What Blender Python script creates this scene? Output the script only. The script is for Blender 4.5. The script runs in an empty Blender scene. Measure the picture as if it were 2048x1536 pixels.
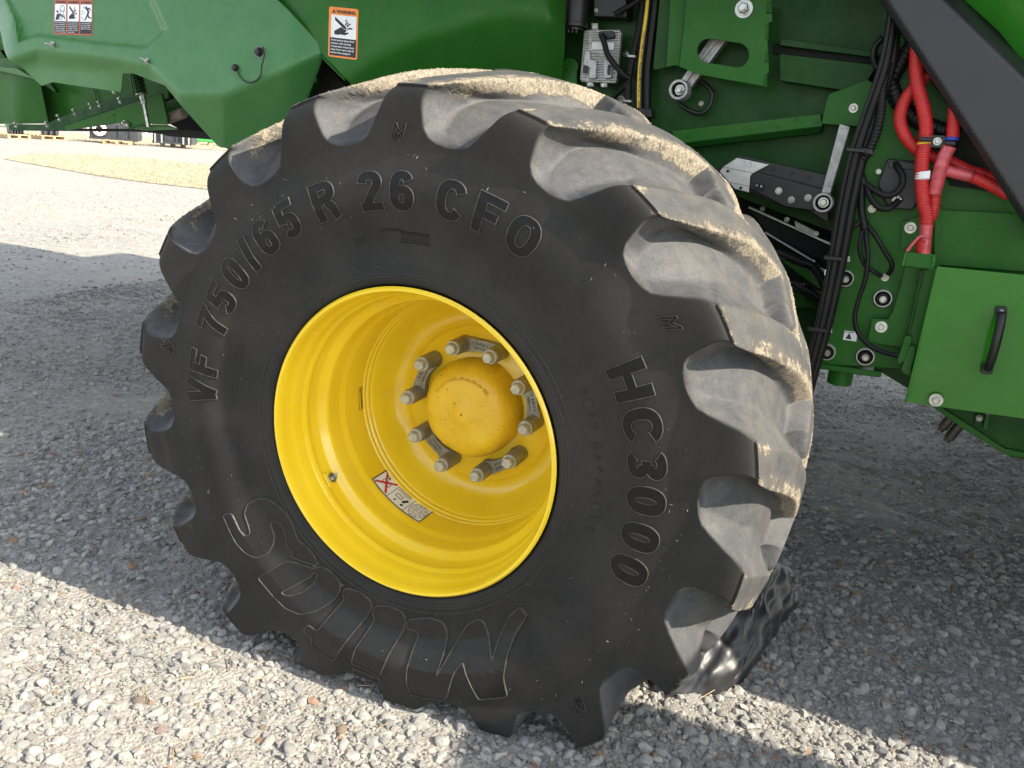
import bpy, bmesh, math, random
import numpy as np
from mathutils import Vector, Matrix, noise as mnoise
from mathutils.geometry import delaunay_2d_cdt, interpolate_bezier

random.seed(7); rng = np.random.default_rng(7)
scene = bpy.context.scene
R = math.radians

# ------------------------------------------------------------------ camera
H0 = 0.648                       # height of the wheel axle above the ground
CAMBER = math.atan(0.02205)      # the wheel leans this much
CP = (0.9093723, -1.946473, 0.7031962); YAW, PIT, ROL, FPX = 0.3958855, 0.2884098, 0.0711360, 1768.448
_cy, _sy = math.cos(YAW), math.sin(YAW)
_f = Vector((-_sy*math.cos(PIT), _cy*math.cos(PIT), -math.sin(PIT)))
_r = Vector((_cy, _sy, 0)); _u = _r.cross(_f)
_c, _s = math.cos(ROL), math.sin(ROL)
_r, _u = _c*_r + _s*_u, -_s*_r + _c*_u
WM = Matrix.Translation((0, 0, H0)) @ Matrix.Rotation(CAMBER, 4, 'X')    # wheel frame -> world
RX = Matrix.Rotation(CAMBER, 3, 'X')
CAM = WM @ Vector(CP); FW, RT, UP = RX@_f, RX@_r, RX@_u
cam = bpy.data.cameras.new('camera'); cam.sensor_width = 36.0; cam.lens = FPX/2048*36.0
cam.clip_end = 2000; cam.clip_start = 0.05
camo = bpy.data.objects.new('camera', cam); scene.collection.objects.link(camo)
_m = Matrix((RT, UP, -FW)).transposed().to_4x4(); _m.translation = CAM
camo.matrix_world = _m; scene.camera = camo

# ------------------------------------------------------------------ light
SUN_EL, SUN_AZ = R(35.0), R(-2.0)            # azimuth measured from +X towards +Y
world = bpy.data.worlds.new('World'); scene.world = world; world.use_nodes = True
wn = world.node_tree.nodes; wl = world.node_tree.links
bg = wn['Background']; sky = wn.new('ShaderNodeTexSky'); sky.sky_type = 'NISHITA'
sky.sun_disc = False; sky.sun_elevation = SUN_EL; sky.sun_rotation = R(90) - SUN_AZ
sky.air_density = 1.0; sky.dust_density = 1.0; sky.ozone_density = 1.0
hs_ = wn.new('ShaderNodeHueSaturation'); hs_.inputs['Saturation'].default_value = 0.42
wl.new(sky.outputs[0], hs_.inputs['Color']); wl.new(hs_.outputs[0], bg.inputs[0]); bg.inputs[1].default_value = 0.15
sun = bpy.data.lights.new('sun', 'SUN'); sun.energy = 4.1; sun.angle = R(0.53); sun.color = (1, 0.90, 0.74)
suno = bpy.data.objects.new('sun', sun); scene.collection.objects.link(suno)
_d = Vector((math.cos(SUN_EL)*math.cos(SUN_AZ), math.cos(SUN_EL)*math.sin(SUN_AZ), math.sin(SUN_EL)))
suno.rotation_euler = _d.to_track_quat('Z', 'Y').to_euler(); suno.location = (8, 1, 8)
scene.view_settings.view_transform = 'Standard'; scene.view_settings.look = 'None'
scene.view_settings.exposure = 1.38; scene.view_settings.gamma = 1.0
scene.view_settings.use_curve_mapping = False
scene.cycles.max_bounces = 8; scene.cycles.diffuse_bounces = 5; scene.cycles.use_denoising = True

# ------------------------------------------------------------------ geometry helpers
def ray(px, py):
    px, py = float(px), float(py)
    return FW + (px-1024)/FPX*RT - (py-768)/FPX*UP
def at(px, py, Y):
    Y = float(Y)
    d = ray(px, py); return CAM + (Y-CAM.y)/d.y*d
def gnd(px, py, z=0.0):
    d = ray(px, py); return CAM + (z-CAM.z)/d.z*d

def link(name, me, mat=None, parent=None, loc=None, smooth=False):
    o = bpy.data.objects.new(name, me); scene.collection.objects.link(o)
    if mat is not None and not me.materials: me.materials.append(mat)
    if parent is not None: o.parent = parent
    if loc is not None: o.location = loc
    if smooth: me.shade_smooth()
    return o
def bm_obj(name, bm, mat, parent=None, smooth=False, loc=None, bevel=None, seg=2, autosmooth=None):
    me = bpy.data.meshes.new(name); bm.normal_update(); bm.to_mesh(me); bm.free()
    o = link(name, me, mat, parent, loc, smooth)
    if autosmooth is not None:
        me.shade_smooth(); me.set_sharp_from_angle(angle=R(autosmooth))
    if bevel:
        m = o.modifiers.new('edge', 'BEVEL'); m.width = bevel; m.segments = seg; m.limit_method = 'ANGLE'; m.angle_limit = R(35)
        m.harden_normals = True; me.shade_smooth()
    return o
def empty(name, loc=(0, 0, 0)):
    o = bpy.data.objects.new(name, None); scene.collection.objects.link(o); o.location = loc
    o.empty_display_size = 0.1; return o
def tag(o, label=None, cat=None, group=None, kind=None):
    if label: o['label'] = label
    if cat: o['category'] = cat
    if group: o['group'] = group
    if kind: o['kind'] = kind
    return o
def arr_mesh(name, V, F):
    me = bpy.data.meshes.new(name); V = np.asarray(V, np.float32); F = np.asarray(F, np.int32)
    me.vertices.add(len(V)); me.vertices.foreach_set('co', V.ravel())
    n = F.shape[1]
    me.loops.add(F.size); me.loops.foreach_set('vertex_index', F.ravel())
    me.polygons.add(len(F)); me.polygons.foreach_set('loop_start', np.arange(0, F.size, n, dtype=np.int32))
    me.polygons.foreach_set('loop_total', np.full(len(F), n, np.int32))
    me.update(calc_edges=True); return me

def add_box(bm, a, b):
    x0, y0, z0 = a; x1, y1, z1 = b
    v = [bm.verts.new(p) for p in ((x0,y0,z0),(x1,y0,z0),(x1,y1,z0),(x0,y1,z0),(x0,y0,z1),(x1,y0,z1),(x1,y1,z1),(x0,y1,z1))]
    for f in ((0,3,2,1),(4,5,6,7),(0,1,5,4),(1,2,6,5),(2,3,7,6),(3,0,4,7)): bm.faces.new([v[i] for i in f])

def smooth_path(pts, n):
    """Catmull-Rom through pts, n samples per span"""
    P = [Vector(p) for p in pts]
    if len(P) == 2: return [P[0].lerp(P[1], i/n) for i in range(n+1)]
    P = [2*P[0]-P[1]] + P + [2*P[-1]-P[-2]]
    out = []
    for i in range(1, len(P)-2):
        p0, p1, p2, p3 = P[i-1:i+3]
        for k in range(n):
            t = k/n
            out.append(0.5*((2*p1)+(p2-p0)*t+(2*p0-5*p1+4*p2-p3)*t*t+(3*p1-p0-3*p2+p3)*t**3))
    out.append(P[-2]); return out
def resample(path, step):
    out = [path[0]]; acc = 0
    for a, b in zip(path, path[1:]):
        L = (b-a).length
        if L == 0: continue
        d = step-acc
        while d <= L:
            out.append(a.lerp(b, d/L)); d += step
        acc = L-(d-step)
    if (out[-1]-path[-1]).length > step*0.3: out.append(path[-1])
    return out
def tube(name, pts, rad, mat, parent, rib=None, seg=12, amp=0.12, n=12, caps=True, step=None):
    """round hose through world points; rib = pitch of the corrugation"""
    path = smooth_path(pts, n); tot = sum((b-a).length for a, b in zip(path, path[1:]))
    path = resample(path, min(tot/3, step or (rib/4 if rib else max(rad*0.7, 0.004))))
    bm = bmesh.new(); prev = None; rings = []
    T0 = (path[1]-path[0]).normalized(); N = T0.orthogonal().normalized()
    for i, p in enumerate(path):
        T = ((path[min(i+1, len(path)-1)]-path[max(i-1, 0)])).normalized()
        N = (N-T*N.dot(T)).normalized(); B = T.cross(N)
        r = rad
        if rib: r = rad*(1-amp*(1 if i % 4 in (2, 3) else 0))
        rings.append([bm.verts.new(p+r*(math.cos(a)*N+math.sin(a)*B)) for a in [2*math.pi*k/seg for k in range(seg)]])
    for A, Bq in zip(rings, rings[1:]):
        for k in range(seg): bm.faces.new((A[k], A[(k+1) % seg], Bq[(k+1) % seg], Bq[k]))
    if caps: bm.faces.new(rings[0][::-1]); bm.faces.new(rings[-1])
    return bm_obj(name, bm, mat, parent, smooth=True)
def ptube(name, pp, rad, mat, parent, **k):
    """pp = list of (px, py, depth)"""
    return tube(name, [at(*p) for p in pp], rad, mat, parent, **k)

def plate(name, poly, Y, mat, parent, th=0.006, holes=(), bevel=0.0015, dY=None, rnd=None):
    """flat sheet cut to an outline at depth Y (world plane), thickness going away from the camera"""
    f = (lambda x, y: Y) if dY is None else (lambda x, y: Y+dY(x, y))
    loops = [poly]+list(holes)
    co = []; edges = []
    for lp in loops:
        s = len(co)
        if lp is poly and rnd: lp = round_poly(lp, rnd)
        co += [Vector((p[0], p[1])) for p in lp]
        edges += [(s+i, s+(i+1) % len(lp)) for i in range(len(lp))]
    vs, es, fs, *_ = delaunay_2d_cdt(co, edges, [], 2 if len(loops) > 1 else 1, 1e-4)
    if len(loops) > 1:          # keep triangles outside the holes
        def inside(p, lp):
            c = False; j = len(lp)-1
            for i in range(len(lp)):
                if (lp[i][1] > p[1]) != (lp[j][1] > p[1]) and p[0] < (lp[j][0]-lp[i][0])*(p[1]-lp[i][1])/(lp[j][1]-lp[i][1])+lp[i][0]: c = not c
                j = i
            return c
        vs, es, fs, *_ = delaunay_2d_cdt(co, edges, [], 1, 1e-4)
        fs = [q for q in fs if inside((sum(vs[i][0] for i in q)/3, sum(vs[i][1] for i in q)/3), poly) and not any(inside((sum(vs[i][0] for i in q)/3, sum(vs[i][1] for i in q)/3), h) for h in holes)]
    bm = bmesh.new(); W = [bm.verts.new(at(v[0], v[1], f(v[0], v[1]))) for v in vs]
    for q in fs:
        try: bm.faces.new([W[i] for i in q])
        except ValueError: pass
    bmesh.ops.delete(bm, geom=[v for v in bm.verts if not v.link_faces], context='VERTS')
    bmesh.ops.recalc_face_normals(bm, faces=bm.faces)
    s = sum(fc.normal.y for fc in bm.faces)
    if s > 0: bmesh.ops.reverse_faces(bm, faces=bm.faces)
    if dY is None: bmesh.ops.dissolve_limit(bm, angle_limit=R(1), verts=bm.verts, edges=bm.edges)
    ex = bmesh.ops.extrude_face_region(bm, geom=list(bm.faces))
    nv = [g for g in ex['geom'] if isinstance(g, bmesh.types.BMVert)]
    bmesh.ops.translate(bm, verts=nv, vec=(0, th, 0))
    bmesh.ops.recalc_face_normals(bm, faces=bm.faces)
    return bm_obj(name, bm, mat, parent, bevel=bevel)

def round_poly(lp, r, n=4):
    out = []
    N = len(lp)
    for i in range(N):
        a, b, c = Vector(lp[i-1]), Vector(lp[i]), Vector(lp[(i+1) % N])
        d1 = (a-b); d2 = (c-b); k = min(r, d1.length*0.45, d2.length*0.45)
        p, q = b+d1.normalized()*k, b+d2.normalized()*k
        for j in range(n+1):
            t = j/n; out.append(tuple((1-t)**2*p+2*t*(1-t)*b+t*t*q))
    return out

def sheet(name, poly, depth, mat, parent, sp=10, th=0.004, extra=(), tailor=None):
    """curved sheet: outline in the view of the plane, depth(x, y) gives the relief"""
    co = []; edges = []
    P = []
    for i in range(len(poly)):
        a, b = Vector(poly[i]), Vector(poly[(i+1) % len(poly)]); n = max(1, int((b-a).length/sp))
        P += [tuple(a.lerp(b, k/n)) for k in range(n)]
    co = [Vector(p) for p in P]; edges = [(i, (i+1) % len(P)) for i in range(len(P))]
    xs = [p[0] for p in P]; ys = [p[1] for p in P]
    PA = np.array(P)
    gx, gy = np.meshgrid(np.arange(min(xs)+sp/2, max(xs), sp), np.arange(min(ys)+sp/2, max(ys), sp))
    G = np.stack([gx.ravel(), gy.ravel()], 1)
    c = np.zeros(len(G), bool)
    for i in range(len(P)):
        x1, y1 = P[i]; x2, y2 = P[i-1]
        if y1 == y2: continue
        m = ((y1 > G[:, 1]) != (y2 > G[:, 1])) & (G[:, 0] < (x2-x1)*(G[:, 1]-y1)/(y2-y1)+x1); c ^= m
    G = G[c]
    D = np.sqrt(((G[:, None, :]-PA[None])**2).sum(2)).min(1); G = G[D > sp*0.45]
    co += [Vector(g) for g in G]
    vs, es, fs, *_ = delaunay_2d_cdt(co, edges, [], 1, 1e-4)
    bm = bmesh.new(); W = [bm.verts.new(at(v[0], v[1], depth(v[0], v[1]))) for v in vs]
    for q in fs: bm.faces.new([W[i] for i in q])
    bmesh.ops.recalc_face_normals(bm, faces=bm.faces)
    if sum(fc.normal.y for fc in bm.faces) > 0: bmesh.ops.reverse_faces(bm, faces=bm.faces)
    ex = bmesh.ops.extrude_face_region(bm, geom=list(bm.faces))
    bmesh.ops.translate(bm, verts=[g for g in ex['geom'] if isinstance(g, bmesh.types.BMVert)], vec=(0, th, 0))
    bmesh.ops.recalc_face_normals(bm, faces=bm.faces)
    return bm_obj(name, bm, mat, parent, autosmooth=40)

def lathe(name, prof, mat, parent, n=128, axis=None, smooth=True, sharp=35, close=False):
    """prof = (along, radius) pairs turned about the local Y axis"""
    bm = bmesh.new(); rings = []
    for y, r in prof:
        if r < 1e-6: rings.append([bm.verts.new((0, y, 0))]*n)
        else: rings.append([bm.verts.new((r*math.cos(2*math.pi*k/n), y, r*math.sin(2*math.pi*k/n))) for k in range(n)])
    for A, B in zip(rings, rings[1:]):
        for k in range(n):
            q = [A[k], A[(k+1) % n], B[(k+1) % n], B[k]]; u = []
            for v in q:
                if v not in u: u.append(v)
            if len(u) > 2: bm.faces.new(u)
    bmesh.ops.recalc_face_normals(bm, faces=bm.faces)
    return bm_obj(name, bm, mat, parent, autosmooth=sharp)

def disc_bm(bm, c, r, y0, y1, n=24, r2=None, rot=0):
    """cylinder/frustum about Y from y0 to y1 at centre c(x,z)"""
    r2 = r if r2 is None else r2
    A = [bm.verts.new((c[0]+r*math.cos(2*math.pi*k/n+rot), y0, c[1]+r*math.sin(2*math.pi*k/n+rot))) for k in range(n)]
    B = [bm.verts.new((c[0]+r2*math.cos(2*math.pi*k/n+rot), y1, c[1]+r2*math.sin(2*math.pi*k/n+rot))) for k in range(n)]
    for k in range(n): bm.faces.new((A[k], A[(k+1) % n], B[(k+1) % n], B[k]))
    bm.faces.new(A[::-1]); bm.faces.new(B)

# ------------------------------------------------------------------ materials
def new_mat(name):
    m = bpy.data.materials.new(name); m.use_nodes = True
    nt = m.node_tree; return m, nt, nt.nodes['Principled BSDF']
def N(nt, t, **k):
    n = nt.nodes.new(t)
    for a, b in k.items():
        if a in n.inputs.keys() if hasattr(n.inputs, 'keys') else False: n.inputs[a].default_value = b
        else: setattr(n, a, b)
    return n
def noise(nt, scale, detail=4, rough=0.6, co=None, kind='Fac'):
    n = nt.nodes.new('ShaderNodeTexNoise'); n.inputs['Scale'].default_value = scale
    n.inputs['Detail'].default_value = detail; n.inputs['Roughness'].default_value = rough
    if co is not None: nt.links.new(co, n.inputs['Vector'])
    return n.outputs[kind]
def ramp(nt, src, a, b, ca=(0, 0, 0, 1), cb=(1, 1, 1, 1)):
    n = nt.nodes.new('ShaderNodeValToRGB'); e = n.color_ramp.elements
    e[0].position, e[1].position, e[0].color, e[1].color = a, b, ca, cb
    nt.links.new(src, n.inputs[0]); return n.outputs[0]
def mix(nt, f, a, b):
    n = nt.nodes.new('ShaderNodeMix'); n.data_type = 'RGBA'
    for s, v in ((n.inputs[0], f), (n.inputs[6], a), (n.inputs[7], b)):
        if isinstance(v, bpy.types.NodeSocket): nt.links.new(v, s)
        elif isinstance(v, (int, float)): s.default_value = v
        else: s.default_value = (*v, 1)[:4]
    return n.outputs[2]
def math_(nt, op, a, b=0.0, c=0.0):
    n = nt.nodes.new('ShaderNodeMath'); n.operation = op
    for i, v in enumerate((a, b, c)):
        if isinstance(v, bpy.types.NodeSocket): nt.links.new(v, n.inputs[i])
        else: n.inputs[i].default_value = v
    return n.outputs[0]
def bump(nt, h, strength, dist, bs, prev=None):
    n = nt.nodes.new('ShaderNodeBump'); n.inputs['Strength'].default_value = strength; n.inputs['Distance'].default_value = dist
    nt.links.new(h, n.inputs['Height'])
    if prev is not None: nt.links.new(prev, n.inputs['Normal'])
    if bs is not None: nt.links.new(n.outputs[0], bs.inputs['Normal'])
    return n.outputs[0]
def geo_pos(nt):
    return nt.nodes.new('ShaderNodeNewGeometry').outputs['Position']

def simple(name, col, rough=0.5, metal=0.0, var=0.12, vs=30, bmp=0.0, bs_=400, coat=0.0, dust=0.0, dustc=(.25, .22, .17), speck=0.0, wavy=0.0):
    m, nt, b = new_mat(name); p = geo_pos(nt)
    n1 = noise(nt, vs, 5, 0.6, p)
    dark = tuple(c*(1-var) for c in col); lite = tuple(min(1, c*(1+var)) for c in col)
    c = mix(nt, ramp(nt, n1, .35, .65), dark, lite)
    if dust:
        g = nt.nodes.new('ShaderNodeNewGeometry'); sx = nt.nodes.new('ShaderNodeSeparateXYZ'); nt.links.new(g.outputs['Normal'], sx.inputs[0])
        upf = math_(nt, 'MULTIPLY_ADD', sx.outputs[2], .6, .4)
        d = math_(nt, 'MULTIPLY', ramp(nt, noise(nt, 14, 6, .7, p), .42, .75), upf)
        d = math_(nt, 'MULTIPLY', d, dust); c = mix(nt, d, c, dustc)
    if speck:
        sk = ramp(nt, math_(nt, 'ADD', noise(nt, 330, 2, .5, p), math_(nt, 'MULTIPLY_ADD', noise(nt, 6, 4, .6, p), .10, -.05)), .735, .765)
        c = mix(nt, math_(nt, 'MULTIPLY', sk, speck), c, (.42, .40, .30))
        mp_ = nt.nodes.new('ShaderNodeMapping'); mp_.inputs['Scale'].default_value = (70, 10, 14); mp_.inputs['Rotation'].default_value = (0, .25, 0); nt.links.new(p, mp_.inputs[0])
        sc_ = ramp(nt, noise(nt, 1.6, 9, .82, mp_.outputs[0]), .68, .72); c = mix(nt, math_(nt, 'MULTIPLY', sc_, speck*.5), c, tuple(min(1, q*2.2+.03) for q in col))
    nt.links.new(c, b.inputs['Base Color'])
    b.inputs['Metallic'].default_value = metal
    r = math_(nt, 'MULTIPLY_ADD', noise(nt, vs*2.3, 4, .6, p), .18, rough-.09); nt.links.new(r, b.inputs['Roughness'])
    if coat: b.inputs['Coat Weight'].default_value = coat; b.inputs['Coat Roughness'].default_value = .12
    pv = bump(nt, noise(nt, 7, 2, .5, p), wavy, .03, b) if wavy else None
    if bmp: bump(nt, noise(nt, bs_, 3, .6, p), bmp, .0006, b, pv)
    return m

M = {}
M['green'] = simple('green_paint', (.020, .112, .014), .34, var=.07, vs=6, bmp=.25, bs_=260, coat=.25, dust=.16, speck=.45, wavy=.2)
M['green_gloss'] = simple('green_gloss_paint', (.020, .165, .009), .14, var=.05, vs=4, bmp=.12, bs_=120, coat=.9, dust=.10, wavy=.4, speck=.35)
M['green_plastic'] = simple('green_moulded_plastic', (.042, .165, .044), .36, var=.06, vs=9, bmp=.5, bs_=900, dust=.40, dustc=(.15, .25, .13), speck=.5)
M['green_dark'] = simple('green_paint_shaded_dusty', (.010, .060, .009), .44, var=.12, vs=7, bmp=.25, bs_=260, dust=.2, speck=.5)  # the same green darkened for interior shade, with some dust
for k_ in ('green', 'green_gloss', 'green_dark'):
    b_ = M[k_].node_tree.nodes['Principled BSDF']; b_.inputs['Specular IOR Level'].default_value = .3 if k_ == 'green_gloss' else .13; b_.inputs['Coat Weight'].default_value = .4 if k_ == 'green_gloss' else .05
M['black'] = simple('black_plastic', (.009, .009, .010), .42, var=.2, vs=40, bmp=.3, bs_=500, dust=.02)
M['black_rubber'] = simple('black_rubber_hose', (.006, .006, .0065), .45, var=.2, vs=30, bmp=.3, bs_=500, dust=.03)
M['black_rubber'].node_tree.nodes['Principled BSDF'].inputs['Specular IOR Level'].default_value = .28
M['black_text'] = simple('black_print', (.012, .011, .012), .5, var=.1)
M['beam'] = simple('charcoal_powder_coat', (.020, .021, .024), .34, var=.05, vs=8, bmp=.6, bs_=1400)
M['zinc'] = simple('zinc_plated_steel', (.42, .43, .40), .30, metal=1.0, var=.25, vs=60)
M['alu'] = simple('cast_aluminium', (.40, .40, .39), .5, metal=.75, var=.2, vs=60, bmp=.8, bs_=500)
M['alu_light'] = simple('pale_aluminium', (.60, .62, .58), .38, metal=.7, var=.1, vs=50)
M['red'] = simple('red_conduit', (.48, .018, .018), .42, var=.12, vs=30, dust=.1)
M['red_sleeve'] = simple('red_shrink_sleeve', (.50, .07, .085), .30, var=.2, vs=40, coat=.3)
M['orange'] = simple('orange_print', (.85, .25, .03), .35, var=.05)
M['orange_old'] = simple('faded_orange_print', (.42, .12, .06), .5, var=.1)
M['white'] = simple('white_print', (.78, .80, .80), .4, var=.04)
M['yellow_print'] = simple('yellow_print', (.70, .50, .03), .5, var=.05)
M['redline'] = simple('red_print', (.5, .02, .03), .4, var=.05)
M['blue'] = simple('blue_tape', (.02, .05, .35), .5, var=.1)
M['void'] = simple('black_and_painted_shade', (.006, .006, .006), .8, var=.2)  # plain black parts, and shade painted into gaps, pockets and holes
M['sleeve'] = simple('grey_steel_sleeve', (.27, .265, .22), .5, metal=.55, var=.22, vs=50, bmp=.4, bs_=300, dust=.3, dustc=(.3, .27, .15))
M['iron'] = simple('oiled_brown_iron', (.06, .052, .042), .45, metal=.6, var=.3, vs=60)
M['boltgrey'] = simple('dull_bolt_steel', (.46, .47, .41), .45, metal=.6, var=.18, vs=70, bmp=.4, bs_=700)

# yellow rim paint
m, nt, b = new_mat('yellow_rim_paint'); p = geo_pos(nt)
c = mix(nt, ramp(nt, noise(nt, 5, 5, .6, p), .3, .7), (.78, .535, .014), (.85, .615, .024))
d = ramp(nt, noise(nt, 28, 6, .75, p), .56, .78)
c = mix(nt, math_(nt, 'MULTIPLY', d, .38), c, (.56, .45, .17))
sp = ramp(nt, noise(nt, 130, 3, .6, p), .735, .76)
c = mix(nt, math_(nt, 'MULTIPLY', sp, .7), c, (.05, .035, .01))
nt.links.new(c, b.inputs['Base Color']); b.inputs['Coat Weight'].default_value = .35; b.inputs['Coat Roughness'].default_value = .15
nt.links.new(math_(nt, 'MULTIPLY_ADD', d, .25, .20), b.inputs['Roughness'])
bump(nt, noise(nt, 160, 3, .55, p), .12, .001, b)
M['yellow'] = m
# hub casting
m, nt, b = new_mat('yellow_rough_casting'); p = geo_pos(nt)
c = mix(nt, ramp(nt, noise(nt, 20, 6, .7, p), .3, .7), (.68, .42, .010), (.80, .54, .018))
sp = ramp(nt, noise(nt, 60, 5, .7, p), .655, .69)
c = mix(nt, math_(nt, 'MULTIPLY', sp, .8), c, (.06, .04, .012))
nt.links.new(c, b.inputs['Base Color']); b.inputs['Roughness'].default_value = .42; b.inputs['Coat Weight'].default_value = .25; b.inputs['Coat Roughness'].default_value = .2
bump(nt, noise(nt, 70, 6, .7, p), .7, .004, b)
M['hub'] = m

# tyre rubber; vertex colour 'wear' = (lug height, trailing side, radius/.82, crust)
m, nt, b = new_mat('dusty_tyre_rubber'); p = nt.nodes.new('ShaderNodeTexCoord').outputs['Object']
vc = nt.nodes.new('ShaderNodeVertexColor'); vc.layer_name = 'wear'; sep = nt.nodes.new('ShaderNodeSeparateColor'); nt.links.new(vc.outputs[0], sep.inputs[0])
H_, TR_, RR_, CR_ = sep.outputs[0], sep.outputs[1], sep.outputs[2], vc.outputs['Alpha']
base = mix(nt, ramp(nt, noise(nt, 7, 7, .65, p), .3, .7), (.0165, .0165, .0165), (.029, .0285, .0275))
# faint brown dust on the sidewall
st = ramp(nt, noise(nt, 3.2, 6, .7, p), .45, .75); base = mix(nt, math_(nt, 'MULTIPLY', st, .55), base, (.050, .044, .035))
# fine scratches and specks
spk = ramp(nt, noise(nt, 240, 2, .5, p), .70, .74); base = mix(nt, math_(nt, 'MULTIPLY', spk, .35), base, (.13, .125, .115))
mp = nt.nodes.new('ShaderNodeMapping'); mp.inputs['Scale'].default_value = (9, 60, 9); mp.inputs['Rotation'].default_value = (.3, .2, .7); nt.links.new(p, mp.inputs[0])
scr = ramp(nt, noise(nt, 5, 8, .8, mp.outputs[0]), .66, .70); base = mix(nt, math_(nt, 'MULTIPLY', scr, .22), base, (.12, .12, .115))
# troughs and tread: pale blue-grey dusty
tread = nt.nodes.new('ShaderNodeMapRange'); tread.inputs[1].default_value = 0; tread.inputs[2].default_value = 1; nt.links.new(TR_, tread.inputs[0])
tn = ramp(nt, noise(nt, 26, 8, .72, p), .25, .8)
tcol = mix(nt, tn, (.048, .052, .059), (.115, .117, .118))
tcol = mix(nt, math_(nt, 'MULTIPLY', ramp(nt, noise(nt, 330, 3, .6, p), .42, .62), .45), tcol, (.035, .037, .041))
base = mix(nt, tread.outputs[0], base, tcol)
# crust
cn = noise(nt, 22, 9, .78, p); cf = noise(nt, 170, 4, .7, p)
cr = math_(nt, 'ADD', CR_, math_(nt, 'MULTIPLY_ADD', cn, 2.6, -1.34)); cr = math_(nt, 'ADD', cr, math_(nt, 'MULTIPLY_ADD', noise(nt, 4.5, 3, .6, p), 1.3, -.62)); cr = math_(nt, 'ADD', cr, math_(nt, 'MULTIPLY_ADD', cf, .5, -.25))
crm = math_(nt, 'MULTIPLY', ramp(nt, cr, .44, .62), ramp(nt, CR_, .02, .10))
ccol = mix(nt, ramp(nt, noise(nt, 150, 8, .85, p), .36, .62), (.10, .082, .060), (.39, .345, .268))
film_ = math_(nt, 'MULTIPLY', math_(nt, 'MULTIPLY', tread.outputs[0], ramp(nt, math_(nt, 'ADD', noise(nt, 9, 8, .75, p), math_(nt, 'MULTIPLY', CR_, .35)), .45, .85)), .22)
base = mix(nt, film_, base, (.30, .265, .205))
mps = nt.nodes.new('ShaderNodeMapping'); mps.inputs['Scale'].default_value = (40, 220, 40); nt.links.new(p, mps.inputs[0])
stq = math_(nt, 'MULTIPLY', tread.outputs[0], ramp(nt, noise(nt, 2.5, 7, .8, mps.outputs[0]), .57, .66)); base = mix(nt, math_(nt, 'MULTIPLY', stq, .16), base, (.32, .31, .28))
col = mix(nt, crm, base, ccol)
nt.links.new(col, b.inputs['Base Color'])
nt.links.new(math_(nt, 'MULTIPLY_ADD', crm, .3, .6), b.inputs['Roughness']); b.inputs['Specular IOR Level'].default_value = .17
n0 = bump(nt, noise(nt, 420, 4, .65, p), .35, .0008, None)
n1 = bump(nt, math_(nt, 'MULTIPLY', noise(nt, 60, 6, .7, p), tread.outputs[0]), .5, .002, None, n0)
bump(nt, math_(nt, 'MULTIPLY', crm, noise(nt, 260, 6, .8, p)), .8, .0035, b, n1)
M['tyre'] = m
M['letter'] = simple('moulded_rubber_letter', (.0065, .0065, .007), .36, var=.15, vs=60, bmp=.6, bs_=1500)
M['letter'].node_tree.nodes['Principled BSDF'].inputs['Specular IOR Level'].default_value = .22
M['letter_edge'] = simple('moulded_letter_edge', (.058, .056, .052), .5, var=.3, vs=80)
M['letter_faint'] = simple('moulded_small_letter', (.009, .009, .009), .55, var=.2, vs=60)
M['tyre_plain'] = simple('plain_tyre_rubber', (.020, .020, .019), .6, var=.2, vs=20)
M['chalk'] = simple('worn_chalk_mark', (.14, .14, .135), .8, var=.5, vs=200)

# ground
m, nt, b = new_mat('crushed_limestone_bed'); p = geo_pos(nt)
v = nt.nodes.new('ShaderNodeTexVoronoi'); v.inputs['Scale'].default_value = 95; nt.links.new(p, v.inputs['Vector'])
v2 = nt.nodes.new('ShaderNodeTexVoronoi'); v2.inputs['Scale'].default_value = 38; nt.links.new(p, v2.inputs['Vector'])
vb = nt.nodes.new('ShaderNodeRGBToBW'); nt.links.new(v.outputs['Color'], vb.inputs[0])
vb2 = nt.nodes.new('ShaderNodeRGBToBW'); nt.links.new(v2.outputs['Color'], vb2.inputs[0])
fine = mix(nt, ramp(nt, noise(nt, 3, 6, .7, p), .35, .68), (.24, .23, .21), (.34, .325, .295))
stone = mix(nt, vb.outputs[0], (.22, .22, .215), (.48, .465, .435))
msk = ramp(nt, noise(nt, 9, 7, .75, p), .42, .58)
c = mix(nt, math_(nt, 'MULTIPLY', msk, .75), fine, stone)
c = mix(nt, math_(nt, 'MULTIPLY', ramp(nt, vb2.outputs[0], .70, .74), .5), c, (.50, .49, .46))
c = mix(nt, math_(nt, 'MULTIPLY', ramp(nt, noise(nt, .5, 5, .6, p), .40, .65), .5), c, (.40, .375, .32))
nt.links.new(c, b.inputs['Base Color']); b.inputs['Roughness'].default_value = .95; b.inputs['Specular IOR Level'].default_value = .2
n0 = bump(nt, v.outputs['Distance'], .8, .006, None)
n1 = bump(nt, noise(nt, 160, 6, .75, p), .8, .004, None, n0)
bump(nt, noise(nt, 9, 5, .6, p), .5, .02, b, n1)
M['ground'] = m
m, nt, b = new_mat('limestone_chips')
oi = nt.nodes.new('ShaderNodeObjectInfo'); p = nt.nodes.new('ShaderNodeTexCoord').outputs['Object']
r_ = oi.outputs['Random']
c = ramp(nt, r_, 0, 1, (.27, .265, .26, 1), (.63, .60, .54, 1))
e = c.node.color_ramp.elements
for pos, cc in ((.25, (.37, .365, .355)), (.55, (.46, .45, .425)), (.8, (.54, .525, .485)), (.965, (.60, .575, .525)), (.975, (.34, .17, .11)), (.985, (.42, .27, .13)), (.995, (.16, .13, .12))):
    q = e.new(pos); q.color = (*cc, 1)
c = mix(nt, math_(nt, 'MULTIPLY', ramp(nt, noise(nt, 2.6, 6, .7, p), .35, .65), .4), c, (.34, .33, .31))
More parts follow.
